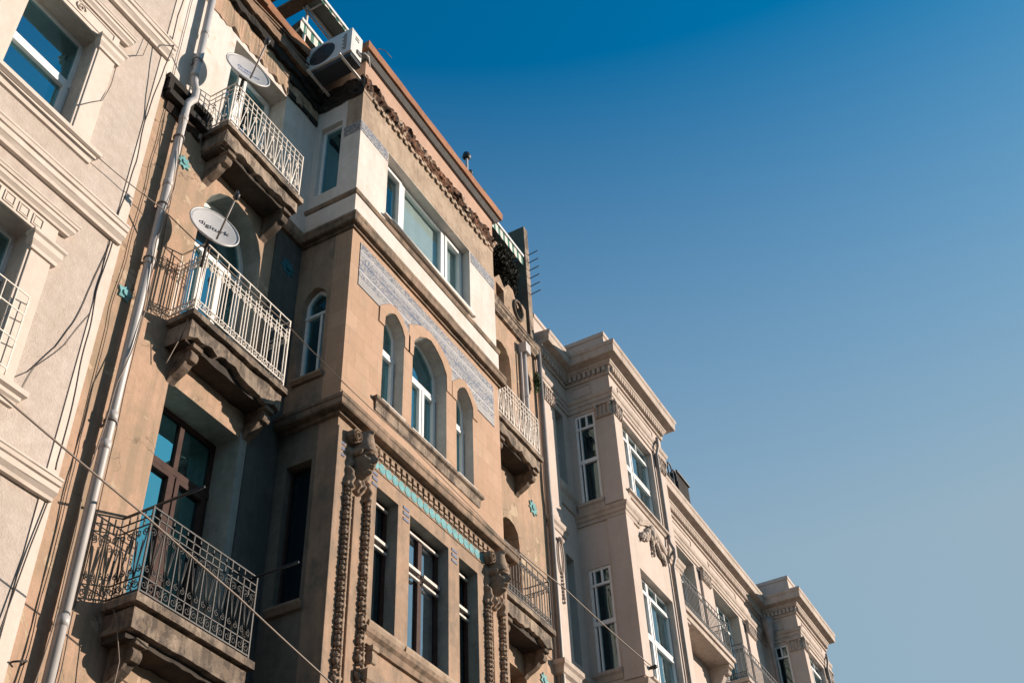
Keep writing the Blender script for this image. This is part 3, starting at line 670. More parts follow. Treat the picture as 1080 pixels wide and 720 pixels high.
# floor 3: tile strips, window, ledges
for a, b_ in ((9.21, 9.96), (12.62, 13.45)): MB().plate(rect(a, b_, 14.86, 15.105), [], YB-.006, YB+.01).build('patterned_tile_strip', 'tiles', b2)
ts = MB(); ts.plate(rect(YB+.006, 7.53, 14.86, 15.105), [], XL-.006, XL+.01, 'x'); ts.build('patterned_tile_strip', 'tiles', b2)
window(b2, rect(9.98, 12.58, 13.62, 15.11), YB+.17, fw=.06, ft=.08, gm='g_soft', back='curtain', half=(10.5, 12.7), mull=[(10.66, .11, 13.62, 15.11), (11.93, .11, 13.62, 15.11)], trans=[],
       sashes=[(10.0, 10.61, 13.66, 15.07, .07), (11.99, 12.54, 13.66, 15.07, .07)], backd=.10, fold=.003)
MB().sweep([(9.97, YB+.02), (9.97, YB), (12.6, YB), (12.6, YB+.02)], [(-.02, 13.52), (.06, 13.53), (.06, 13.56), (-.02, 13.6)]).build('window_sill', 'white', b2)
MB().tube([(10.05, YB-.075, 13.50), (12.55, YB-.075, 13.50)], .032, 8).build('blind_tube', 'iron_white', b2)
MB().sweep(path, [(-.02, 13.30), (.035, 13.32), (.05, 13.36), (.05, 13.40), (-.02, 13.43)], jit=.004).build('ledge', 'cornice', b2)
MB().sweep([(XL, YW), (XL, YB), (XR, YB), (XR, YW)], [(-.015, 12.80), (.022, 12.80), (.022, 13.305), (-.015, 13.31)]).build('white_band', 'white', b2)
MB().box(8.62, XL-.02, YW-.022, YW+.02, 12.84, 13.3).build('white_band', 'white', b2)
# cornices
for (zc, d, hh, nm) in ((12.62, .11, .20, 'upper_cornice'), (9.17, .16, .18, 'lower_cornice')):
    pr = [(-.02, zc-.05), (d*.3, zc-.045), (d*.35, zc), (d*.93, zc+.003), (d, zc+.02), (d, zc+hh*.55), (d*1.08, zc+hh*.62), (d*1.08, zc+hh*.92), (d*.9, zc+hh), (-.02, zc+hh+.03)]
    MB().sweep([(XL, YW), (XL, YB), (XR, YB), (XR, YW)], pr, jit=.007).build('cornice', 'cornice', b2)
MB().sweep([(8.66, YW), (XL-.05, YW)], [(-.02, 12.60), (.06, 12.60), (.09, 12.66), (.09, 12.83), (-.02, 12.84)], jit=.006).build('cornice', 'cornice', b2)
MB().sweep([(XL, YW), (XL, YB), (XR, YB), (XR, YW)], [(-.02, 9.34), (.05, 9.345), (.06, 9.40), (.03, 9.43), (-.02, 9.45)], jit=.005).build('cornice_step', 'cornice', b2)
# coping
MB().sweep([(XL, YW+.1), (XL, YB), (XR, YB), (XR, YW+.1)], [(-.02, 16.78), (.05, 16.775), (.155, 16.80), (.16, 16.83), (.165, 16.97), (.15, 17.0), (-.3, 17.01), (-.3, 16.97), (-.02, 16.96)], jit=.009).build('coping', 'rust', b2)
MB().sweep([(XL, YW+.1), (XL, YB), (XR, YB), (XR, YW+.1)], [(-.018, 16.70), (.05, 16.71), (.12, 16.773), (-.018, 16.774)]).build('coping_underside', 'slate', b2)  # dark strip under the coping, its shade put into the colour
MB().sweep([(6.09, YW), (9.02, YW)], [(-.02, 16.72), (.14, 16.73), (.155, 16.76), (.16, 16.90), (-.3, 16.93), (-.3, 16.85), (-.02, 16.84)], jit=.012).build('coping', 'rust', b2)
# crumbled brick cornice under the parapet
def crumble(x0, x1, z0, z1, seed=0, ax='y', dd=YB):
    mb = MB(); nx = int((x1-x0)/.022); nz = int((z1-z0)/.022); vs = []; fs = []
    for i in range(nx+1):
        for j in range(nz+1):
            x = x0+(x1-x0)*i/nx; z = z0+(z1-z0)*j/nz
            e = noise.noise(Vector((x*2.2+seed, z*5, 0)))*1.1+noise.noise(Vector((x*13, z*17+seed, 4)))*.5+noise.cell(Vector((x*6+int(z*14)*.5, int(z*14), seed)))*.7
            edge = min(j/1.5, 1)*min((nz-j)/1.2, 1)
            d = .012+max(0, .035+.055*e)*edge
            zz = z+(noise.noise(Vector((x*3, 7, seed)))*.09+noise.noise(Vector((x*11, 9, seed)))*.05)*(z-z0)/(z1-z0)+(noise.noise(Vector((x*5, 17, seed)))*.05)*(z1-z)/(z1-z0)
            vs.append((x, dd-d, zz) if ax == 'y' else (dd-d, x, zz))
    for i in range(nx):
        for j in range(nz): a = i*(nz+1)+j; fs.append((a, a+nz+1, a+nz+2, a+1))
    mb.add(vs, fs); return mb
crumble(9.2, 13.46, 15.93, 16.27, 3).build('crumbled_brick_cornice', 'brick', b2)
crumble(YB, YW-.06, 15.80, 16.30, 6, 'x', XL).build('crumbled_brick_cornice', 'soot', b2)  # left return in near-black where the front is brick
ck = MB(); ck.box(9.2, 13.46, YB-.012, YB+.02, 15.86, 15.935)
for i in range(50):
    x = 9.21+i*.085+random.uniform(-.006, .006)
    if noise.noise(Vector((x*2.2, 3, 1))) > .30: continue
    if i % 2: ck.box(x, x+.086, YB-.038, YB-.012, 15.86, 15.93)
    else: ck.box(x, x+.086, YB-.038, YB-.012, 15.80, 15.885)
ck.build('stepped_dentils', 'beige', b2)
# dentils below the lower cornice
dk = MB(); dk.box(9.9, XR-.35, YB-.012, YB+.01, 8.99, 9.13)
for i in range(int((XR-.35-9.9)/.135)):
    x = 9.92+i*.135; dk.box(x, x+.075, YB-.05, YB+.02, 9.045, 9.12)
    dk.box(x+.02, x+.12, YB-.03, YB+.02, 9.0, 9.05)
dk.build('dentil_row', 'stone', b2)
for i in range(3):
    pass
# turquoise discs band
tq = MB(); k = 0
for i in range(19):
    x = 10.02+i*.152
    tq.disc((x, YB+.002, 8.885), .074, (0, -1, 0), .02, 14)
tq.build('turquoise_tile_band', 'turq', b2)
tq = MB(); tq.box(9.95, 12.9, YB-.012, YB+.004, 8.80, 8.97); tq.build('tile_band_ground', 'stone', b2)
for (x, z, s_) in ((10.70, 8.42, 1), (11.92, 8.42, 1), (9.255, 8.58, .8), (9.98, 8.55, .8)):
    bb = MB()
    for j in range(3): bb.box(x, x+.14*s_, YB-.01, YB+.01, z+j*.085, z+j*.085+(.04 if j != 1 else .05))
    bb.build('blue_tile_mark', 'blue', b2)

# stone faces with headdress, scrolls and garlands
def face(cx, cz):
    mb = MB(); nx, nz = 110, 170; w, h = .30, .54; vs = []; fs = []
    def g(x, z, x0, z0, sx, sz): return math.exp(-((x-x0)/sx)**2-((z-z0)/sz)**2)
    for j in range(nz+1):
        for i in range(nx+1):
            x = -w+2*w*i/nx; z = -h+2*h*j/nz
            ax_ = abs(x); d = 0
            e = (x/(.145-.03*max(0, -z)/.25))**2+((z+.04)/.26)**2
            if e < 1:
                d = .25*(1-e)**.42
                d += .048*g(x, z, 0, -.055, .024, .035)+.040*g(x, z, 0, .0, .018, .07)+.022*g(x, z, 0, -.085, .045, .014)
                d += .030*g(ax_, z, .055, .050, .045, .014)
                d -= .055*g(ax_, z, .055, .008, .034, .024)
                d += .026*g(ax_, z, .055, .004, .019, .010)
                d += .020*g(ax_, z, .080, -.06, .035, .035)
                d += .032*g(x, z, 0, -.126, .034, .009)+.032*g(x, z, 0, -.152, .028, .009)-.034*g(x, z, 0, -.139, .040, .005)
                d -= .018*g(x, z, 0, -.175, .04, .010)
                d += .035*g(x, z, 0, -.215, .035, .026)
            if .08 < z < .47:
                tt = (z-.08)/.39; hw = .158*(1-tt**1.8*.62); q = 1-(x/hw)**2
                if q > 0:
                    dd = (.265-.07*tt)*q**.42*(1-max(0, tt-.86)/.14*.7)
                    if z < .15: dd += .018
                    if abs(z-.16) < .008: dd -= .015
                    d = max(d, dd)
            q = 1-(x/.05)**2-((z-.40)/.07)**2
            if q > 0: d = max(d, .24*math.sqrt(q))
            for sg in (-1, 1):
                lx = sg*(.185+.012*math.sin(z*26)); e3 = (x-lx)/.047
                if abs(e3) < 1 and -.50 < z < .12: d = max(d, (.055+.05*min(1, max(0, (-z-.18)/.12))+.012*math.sin(z*48))*math.sqrt(1-e3*e3))
                rr_ = math.hypot(x-sg*.205, (z-.27)*.95)
                if rr_ < .088: d = max(d, .12+.03*math.cos(rr_*150)-.6*max(0, rr_-.07))
                q = 1-((x-sg*.155)/.045)**2-((z-.055)/.06)**2
                if q > 0: d = max(d, .19*math.sqrt(q))
            q = 1-(x/.11)**2-((z+.37)/.11)**2
            if q > 0: d = max(d, (.12+.015*math.sin(x*70)+.015*math.sin(z*60))*math.sqrt(q))
            if d > 0: d += .004*noise.noise(Vector((x*40+cx, z*40, cz)))
            vs.append((cx+x, YB+.004-max(d, 0), cz+z))
    for j in range(nz):
        for i in range(nx):
            a = j*(nx+1)+i
            if all(vs[k][1] > YB+.001 for k in (a, a+1, a+nx+1, a+nx+2)): continue
            fs.append((a, a+1, a+nx+2, a+nx+1))
    mb.add(vs, fs, 0, True); return mb.build('stone_face', 'stone', b2)
def garland(x, z0, z1, seed):
    mb = MB(); z = z1; i = 0
    while z > z0:
        q = .034+.012*math.sin(i*1.9+seed)+.008*math.sin(i*4.3)
        for sg in (-1, 1): mb.blob((x+sg*.024, YB-.03, z+sg*.012), q, .045, q, 7, 4, seed=seed+i, rough=.5)
        mb.blob((x, YB-.06, z-.03), .022, .03, .022, 6, 4, seed=i, rough=.4)
        z -= .068; i += 1
    mb.build('garland', 'stone', b2)
for cx in (9.66, 13.06):
    face(cx, 8.66)
    garland(cx-.20, 4.6, 8.22, 1); garland(cx+.22, 4.6, 8.22, 50)
    MB().box(cx-.055, cx+.055, YB-.025, YB+.01, 4.6, 8.15).build('pilaster_fillet', 'tan', b2, bevel=.01)
for a in (9.2, 13.38): MB().box(a, a+.08, YB-.02, YB+.01, 2.2, 8.98).build('pilaster_edge', 'tan', b2, bevel=.008)

# ceramic star rosettes
def star(x, z, R, mat='turq', n=8):
    pts = [(x+(R if k % 2 == 0 else R*.62)*math.cos(math.pi*k/n+.2), z+(R if k % 2 == 0 else R*.62)*math.sin(math.pi*k/n+.2)) for k in range(2*n)]
    mb = MB(); mb.plate(pts, [], YW-.022, YW+.01); mb.disc((x, YW-.02, z), R*.35, (0, -1, 0), .02, 12)
    mb.build('ceramic_star', mat, b2)
star(6.33, 9.33, .12, n=5); star(6.72, 12.03, .12); star(8.93, 12.0, .17, 'turq_deep'); star(16.36, 12.1, .17); star(16.25, 15.9, .10); star(16.40, 8.7, .15)

# drainpipes
pp = MB(); px_ = 6.47
pp.tube([(px_, 8.01, -1.4), (px_, 8.01, 12.9), (6.50, 8.0, 13.0), (6.56, 8.0, 13.12), (6.56, 8.0, 13.3), (6.50, 8.01, 13.45), (6.46, 8.01, 16.4)], .054, 14)
for z in (3.2, 5.28, 7.25, 7.62, 9.9, 11.3, 12.6, 13.6, 14.6): pp.tube([(px_ if z < 13 else 6.49, 8.01, z-.05), (px_ if z < 13 else 6.49, 8.01, z+.05)], .062, 14)
dp = pp.build('drainpipe', 'pipe', b2)
for z in (4.4, 7.55, 9.95, 10.9, 12.2, 13.9):
    cl = MB(); cl.tube([(px_+.066*math.cos(t*math.pi/8), 8.01+.066*math.sin(t*math.pi/8), z) for t in range(17)], .012, 5); cl.box(px_-.012, px_+.012, 8.07, 8.14, z-.012, z+.012); cl.build('pipe_clamp', 'pipe_dark', dp)
pp = MB(); pp.tube([(16.93, 8.02, -1.4), (16.93, 8.02, 12.4), (16.90, 8.02, 12.8), (16.88, 8.02, 16.4)], .05, 10); dp = pp.build('drainpipe', 'pipe_dark', b2)
pp = MB(); pp.tube([(16.22, 8.03, 12.9), (16.22, 8.03, 15.75)], .045, 10); pp.tube([(16.08, 8.04, 12.9), (16.08, 8.04, 15.7)], .022, 8)
pp.box(16.12, 16.32, 7.93, 8.11, 15.75, 16.0); pp.tube([(16.22, 8.03, 14.6), (16.22, 8.03, 14.68)], .055, 10); pp.build('drainpipe', 'pipe', b2)

# party wall fin on the roof
fin = thing('party_wall', 'tall grey party wall fin with iron spikes rising above the roofs', 'wall', (16.72, 8.6, 16.6))
MB().box(16.66, 16.84, 8.071, 9.4, 16.62, 20.05).build('fin_wall', 'slab', fin)
MB().box(16.648, 16.70, 8.10, 9.38, 16.62, 20.02).build('fin_render', 'dim', fin)  # darker brown sheet over the left face of the fin
for i in range(6):
    mb = MB(); z = 17.95+i*.25; mb.tube([(16.80, 8.09, z), (16.80, 7.82, z+.03)], .012, 5); mb.build('spike', 'iron_dark', fin)

# ============================================================ ROSE-CREAM BUILDING
b3 = thing('ornate_cream_building', 'rose cream classical building with two projecting bays and dentilled cornices', 'building', (26, YW, -1.5))
BX0, BX1, BY = 18.33, 21.15, 7.07
DX = 12.62
EX = 34.6
def hol(xs): return [rect(a, b, z0, z1) for a, b in xs for z0, z1 in ((13.45, 15.45), (9.45, 11.8), (5.2, 7.7), (1.5, 3.9))]
midw = [(23.2, 25.45), (26.75, 28.7)]
wall = [(16.95, -1.5), (EX, -1.5), (EX, 16.95), (16.95, 16.95)]
lh = [rect(17.62, 18.068, 13.6, 15.4), rect(17.56, 18.02, 9.6, 11.83), rect(17.56, 18.02, 5.6, 7.8)]
mh = [rect(a, b, z0, z1) for a, b in midw for z0, z1 in ((12.9, 15.5), (8.9, 11.6), (5.0, 7.7))]
MB().plate(wall, lh+mh, YW, YW+.32).build('wall', 'rose', b3)
sh = MB(); sh.box(16.97, EX, YW+3, 18, -1.5, 16.9); sh.box(16.97, 17.1, YW+.33, YW+3, -1.5, 16.9); sh.box(EX-.12, EX, YW+.33, YW+3, -1.5, 16.9); sh.box(17.1, EX-.12, YW+.33, YW+3, 16.7, 16.9)
for z in (12.4, 8.6): sh.box(17.1, EX-.12, YW+.33, YW+3, z, z+.15)
sh.build('building_shell', 'rose', b3)
for q in lh: window(b3, q, YW+.18, fw=.05, gm='g_teal', trans=[((q[0][1]+q[2][1])/2, .06, q[0][0], q[1][0])])
for q in mh:
    a0, a1 = q[0][0], q[1][0]; z1 = q[2][1]; c = (a0+a1)/2
    window(b3, q, YW+.27, fw=.07, gm='g_teal', trans=[(z1-.55, .06, a0, a1)], mull=[(c, .09, q[0][1], z1), (c-.25*(a1-a0), .04, z1-.55, z1), (c+.25*(a1-a0), .04, z1-.55, z1)])
def entab(path, zo=0, dent=True):
    MB().sweep(path, [(-.02, 16.56), (.13, 16.56), (.14, 16.62), (.30, 16.66), (.31, 16.69), (.315, 16.83), (.34, 16.86), (.35, 16.93), (.33, 16.96), (-.02, 17.0)]).build('cornice', 'rose_trim', b3)
    MB().sweep(path, [(-.02, 16.30), (.04, 16.31), (.05, 16.35), (.05, 16.50), (.10, 16.52), (.12, 16.558), (-.02, 16.559)]).build('bed_moulding', 'rose_trim', b3)
    MB().sweep(path, [(-.02, 15.55), (.03, 15.56), (.03, 15.66), (.05, 15.67), (.05, 15.76), (.075, 15.78), (.095, 15.84), (.095, 15.87), (-.02, 15.89)]).build('architrave', 'rose_trim', b3)
    MB().sweep(path, [(-.30, 16.99), (-.03, 16.99), (-.03, 17.46), (.0, 17.48), (.0, 17.58), (-.30, 17.59)]).build('blocking_course', 'rose', b3)
    dn = MB()
    for i in range(len(path)-1):
        p = Vector(path[i]); q = Vector(path[i+1]); t = (q-p); L = t.length; t.normalize(); nn = Vector((t.y, -t.x)); k = int(L/.115)
        for j in range(k):
            c = p+t*(L*(j+.5)/k)
            a = c-t*.034+nn*.04; b_ = c+t*.034+nn*.115
            dn.box(min(a.x, b_.x), max(a.x, b_.x), min(a.y, b_.y), max(a.y, b_.y), 16.375, 16.50)
    dn.build('dentil_row', 'rose_trim', b3)
entab([(17.0, YW), (BX0-.005, YW)]); entab([(BX1+.005, YW), (BX0+DX-.005, YW)])
def capital(x0, x1, y0, ztop, h, ax='y', d=.06, seed=0):
    mb = MB()
    if ax == 'y':
        mb.box(x0, x1, y0-d*.5, y0+.02, ztop-h, ztop-.04); mb.box(x0-.03, x1+.03, y0-d-.02, y0+.02, ztop-.05, ztop)
    else:
        mb.box(y0-d*.5, y0+.02, x0, x1, ztop-h, ztop-.04); mb.box(y0-d-.02, y0+.02, x0-.03, x1+.03, ztop-.05, ztop)
    k = max(3, int((x1-x0)/.085))
    for rw in range(3):
        for i in range(k):
            a = x0+(x1-x0)*(i+.5+(rw % 2)*.0)/k; z = ztop-h+.05+rw*h*.27
            c = (a, y0-d*.6, z) if ax == 'y' else (y0-d*.6, a, z)
            mb.blob(c, .035, .035, .05, 6, 4, seed=i+rw*7+seed, rough=.5)
            c2 = (c[0], c[1]-.02, c[2]+.045) if ax == 'y' else (c[0]-.02, c[1], c[2]+.045)
            mb.blob(c2, .022, .022, .018, 5, 3, seed=i)
    for s_ in (x0+.03, x1-.03):
        c = (s_, y0-d, ztop-.09) if ax == 'y' else (y0-d, s_, ztop-.09); mb.blob(c, .045, .04, .045, 8, 5)
    return mb.build('capital', 'rose_trim', b3)
def relief(cx, cz, w, h, y, seed=0):
    rnd = random.Random(seed); mb = MB()
    mb.blob((cx, y-.05, cz+.02), .10, .09, .12, 10, 6, seed=1, rough=.3)
    for i in range(5):
        t = (i-2)*.42; mb.tube([(cx+math.sin(t)*.05, y-.05, cz+.06), (cx+math.sin(t)*.17, y-.09, cz+.02+math.cos(t)*.19)], [.035, .015], 6)
    for sg in (-1, 1):
        for i in range(16):
            t = i/15; x = cx+sg*(.1+t*w/2); z = cz-.02-h*.55*t**1.4+.05*math.sin(t*9)
            mb.blob((x, y-.03, z), .062*(1.15-t*.6), .06, .066*(1.15-t*.6), 6, 4, seed=i+seed, rough=.7)
            mb.blob((x-sg*.03, y-.045, z-.07), .042*(1.1-t*.5), .045, .062*(1.1-t*.5), 6, 4, seed=i+40, rough=.7)
    for i in range(9): mb.blob((cx+rnd.uniform(-.03, .03), y-.04, cz-.12-i*.045), .06*(1-i*.08), .04, .035, 6, 4, seed=i+9, rough=.6)
    return mb.build('shell_relief', 'rose_trim', b3)
def bay(dx):
    x0, x1 = BX0+dx, BX1+dx
    ws = [rect(x0+.44, x0+2.06, z0, z1) for z0, z1 in ((13.42, 15.44), (9.35, 11.72), (5.3, 7.7))]
    MB().plate(rect(x0, x1, 2.2, 16.97), ws, BY, BY+.26).build('bay_wall', 'rose', b3)
    ss = [rect(7.50, 7.97, z0, z1) for z0, z1 in ((13.22, 15.48), (9.55, 11.72), (5.5, 7.7))]
    MB().plate(rect(BY+.26, YW, 2.2, 16.97), ss, x0, x0+.16, 'x').build('bay_side_wall', 'rose', b3)
    MB().box(x1-.16, x1, BY+.26, YW, 2.2, 16.97).build('bay_side_wall', 'rose', b3)
    fl = MB()
    for z in (16.75, 12.5, 8.6, 2.2): fl.box(x0+.16, x1-.16, BY+.27, YW+.1, z, z+.12)
    fl.build('bay_floor_slabs', 'rose', b3)
    for q in ws:
        a0, a1 = q[0][0], q[1][0]; z0, z1 = q[0][1], q[2][1]; c = a0+(a1-a0)*.36; zm = z0+(z1-z0)*.46
        window(b3, q, BY+.14, fw=.05, gm='g_mid', back='curtain_b', mull=[(c, .10, z0, z1), (c-.3, .03, z1-.30, z1), (c+.45, .03, z1-.30, z1)],
               trans=[(z1-.30, .045, a0, a1), (zm, .07, a0, a1)], sashes=[(a0+.05, c-.05, zm+.03, z1-.33, .035), (c+.05, a1-.05, zm+.03, z1-.33, .035), (a0+.05, c-.05, z0+.04, zm-.03, .035), (c+.05, a1-.05, z0+.04, zm-.03, .035)], backd=.1)
        MB().sweep([(a0-.14, BY+.01), (a0-.14, BY), (a1+.14, BY), (a1+.14, BY+.01)], [(-.02, z0-.13), (.03, z0-.12), (.05, z0-.07), (.10, z0-.05), (.10, z0-.005), (-.02, z0+.01)]).build('window_sill', 'rose_trim', b3)
    for q in ss:
        z0, z1 = q[0][1], q[2][1]; zm = z0+(z1-z0)*.46
        window(b3, q, x0+.025, 'x', fw=.055, gm='g_dark', trans=[(zm, .09, 7.5, 7.97), (z1-.36, .05, 7.5, 7.97)], mull=[(7.70, .045, z1-.36, z1), (7.86, .035, z0, z1)], backd=.05)
        MB().sweep([(x0+.01, 8.05), (x0+.01, 7.46)], [(-.02, z0-.20), (.03, z0-.19), (.05, z0-.10), (.09, z0-.06), (.09, z0-.0), (-.02, z0+.01)]).build('window_sill', 'rose_trim', b3)
        if z0 > 12: MB().box(x0-.02, x0+.02, 7.52, 7.98, z0-.42, z0-.20).build('apron_panel', 'rose_trim', b3, bevel=.008)
    entab([(x0, YW-.001), (x0, BY), (x1, BY), (x1, YW-.001)])
    pnl = MB(); pnl.plate(rect(x0+.42, x1-.5, 15.97, 16.22), [rect(x0+.46, x1-.54, 16.01, 16.18)], BY-.016, BY+.01); pnl.plate(rect(7.5, 7.98, 15.95, 16.25), [rect(7.53, 7.95, 15.98, 16.22)], x0-.016, x0+.01, 'x')
    pnl.build('frieze_panel', 'rose_trim', b3)
    # corner pilasters
    for (za, zb2) in ((13.05, 15.2), (9.3, 12.70)):
        MB().box(x0-.03, x0+.34, BY-.03, BY+.38, za, zb2).build('pilaster', 'rose', b3); MB().box(x1-.55, x1-.12, BY-.03, BY+.02, za, zb2).build('pilaster', 'rose', b3)
    capital(x0-.02, x0+.34, BY-.03, 15.55, .36, seed=1); capital(BY, BY+.38, x0-.03, 15.55, .36, 'x', seed=5); capital(x1-.56, x1-.12, BY-.03, 15.55, .36, seed=9)
    bp = [(-.02, 12.70), (.03, 12.71), (.035, 12.78), (.06, 12.80), (.07, 12.86), (.10, 12.90), (.115, 12.96), (-.02, 13.0)]
    MB().sweep([(x0, YW), (x0, BY-.0), (x0+.62, BY-.0), (x0+.62, BY+.02)], bp).build('band_moulding', 'rose_trim', b3)
    MB().sweep([(x1-.66, BY+.02), (x1-.66, BY), (x1, BY), (x1, YW)], bp).build('band_moulding', 'rose_trim', b3)
    ar = MB(); c = x0+1.27
    for off, rad in ((0, .03), (.06, .022), (-.05, .02)):
        ar.tube([(c-.72+1.44*i/24, BY-.035, 12.84+off+.26*math.sin(math.pi*i/24)**1.5) for i in range(25)], rad*1.4, 6)
    ar.build('arched_moulding', 'rose_trim', b3)
    relief(c-.02, 12.86, 1.0, .62, BY, seed=int(dx))
    bp2 = [(p[0], p[1]-3.75) for p in bp]
    MB().sweep([(x0, YW), (x0, BY), (x1, BY), (x1, YW)], bp2).build('band_moulding', 'rose_trim', b3)
    pq = MB(); pq.tube([(x1-.60, BY-.07, 2.3), (x1-.60, BY-.07, 12.6), (x1-.60, BY-.14, 12.8), (x1-.60, BY-.14, 13.0), (x1-.60, BY-.07, 13.2), (x1-.60, BY-.07, 15.5), (x1-.60, BY-.13, 15.7), (x1-.60, BY-.13, 15.95)], .035, 8)
    pq.build('drainpipe', 'pipe_dark', b3)
bay(0); bay(DX)
# pilasters on the wall plane
for (a, b_) in ((17.0, 17.55), (25.75, 26.35), (29.1, 29.75), (22.1, 22.7)):
    for za, zb2 in ((9.25, 12.07), (12.28, 15.21), (1.0, 8.87)): MB().box(a, b_, YW-.06, YW+.02, za, zb2).build('pilaster', 'rose', b3, bevel=.005)
    capital(a, b_, YW-.06, 15.55, .36, seed=int(a))
    MB().sweep([(a-.02, YW), (a-.02, YW-.05), (b_+.02, YW-.05), (b_+.02, YW)], [(-.02, 12.05), (.03, 12.06), (.04, 12.14), (.08, 12.18), (.09, 12.26), (-.02, 12.31)]).build('pilaster_band', 'rose_trim', b3)
    MB().sweep([(a-.03, YW), (a-.03, YW-.05), (b_+.03, YW-.05), (b_+.03, YW)], [(-.02, 8.85), (.04, 8.86), (.06, 8.98), (.12, 9.02), (.14, 9.12), (.18, 9.16), (.18, 9.24), (-.02, 9.27)]).build('pilaster_band', 'rose_trim', b3)
    dr = MB(); cx = (a+b_)/2
    dr.tube([(cx+x, YW-.085, 11.5+z) for x, z in [(.10*math.sin(t*math.pi/12), .36*math.cos(t*math.pi/12)) for t in range(25)]], .018, 5)
    for i in range(9): dr.blob((cx, YW-.085, 11.15-i*.075), .028-.001*i, .03, .035, 6, 4, seed=i, rough=.6)
    dr.blob((cx, YW-.10, 11.86), .09, .06, .06, 8, 4, seed=3, rough=.5); dr.build('pendant_relief', 'rose_trim', b3)
MB().sweep([(17.55, YW), (BX0, YW)], [(-.02, 12.95), (.03, 12.96), (.04, 13.2), (.09, 13.3), (.10, 13.38), (-.02, 13.4)]).build('sill_band', 'rose_trim', b3)
MB().sweep([(17.55, YW), (BX0, YW)], [(-.02, 9.1), (.03, 9.12), (.04, 9.28), (.09, 9.34), (.10, 9.42), (-.02, 9.44)]).build('sill_band', 'rose_trim', b3)
for a, b_ in midw:
    pn = MB(); pn.plate(rect(a-.05, b_+.05, 15.97, 16.22), [rect(a-.01, b_+.01, 16.01, 16.18)], YW-.016, YW+.01); pn.build('frieze_panel', 'rose_trim', b3)
# balconies of the middle part
for (x0, x1, yf, z) in ((22.55, 25.62, 7.55, 12.80), (26.75, 29.6, 7.60, 12.80), (22.55, 25.62, 7.55, 8.85), (26.75, 29.6, 7.60, 8.85)):
    s_ = MB(); s_.box(x0-.04, x1+.05, yf-.03, YW, z-.10, z); s_.box(x0, x1+.0, yf+.02, YW, z-.24, z-.10)
    b = s_.build('balcony', 'rose_trim', b3, bevel=.008)
    for x in (x0+.22, x1-.22): bracket(b, x, yf+.05, YW, z-.24, w=.2, h=.65, mat='rose_trim')
    railing(b, x0+.04, x1-.04, yf+.02, YW, z+.07, z+.93, 'plain', 'iron_black', .009)
# rain hopper by the far bay
hp = MB(); hp.tube([(30.62, 7.86, 16.2), (30.62, 7.86, 16.05), (30.62, 7.86, 15.5), (30.62, 7.86, 15.35), (30.68, 7.9, 11)], [.19, .18, .09, .06, .055], 12); hp.build('rain_hopper', 'pipe_dark', b3)
MB().box(26.0, 27.5, 8.5, 9.4, 16.9, 17.3).build('roof_upstand', 'white', b3)
ck_ = thing('chimney', 'dark grey metal chimney box behind the far cornice', 'chimney', (26.8, 8.9, 16.9))
MB().box(26.45, 27.3, 8.5, 9.3, 16.91, 19.12).build('chimney_stack', 'soot', ck_); MB().box(26.4, 27.35, 8.45, 9.35, 19.12, 19.18).build('chimney_cap', 'slate', ck_)
hk = thing('roof_hooks', 'row of curly wrought iron hooks beside the dark chimney', 'ironwork', (25.9, 8.5, 17.0))
for i, x in enumerate((25.35, 25.75, 26.1)):
    z = 19.0-.05*i; mb = MB(); sg = 1
    mb.tube([(x, 8.5, 16.9), (x, 8.5, z)]+[(x+.14-.14*math.cos(t), 8.5, z+.18*math.sin(t)) for t in [k*math.pi/8 for k in range(1, 11)]], .022, 6)
    mb.build('hook', 'iron_black', hk)
mb = MB(); mb.tube([(25.35, 8.5, 18.6), (26.1, 8.5, 18.6)], .015, 5); mb.build('crossbar', 'iron_dark', hk)

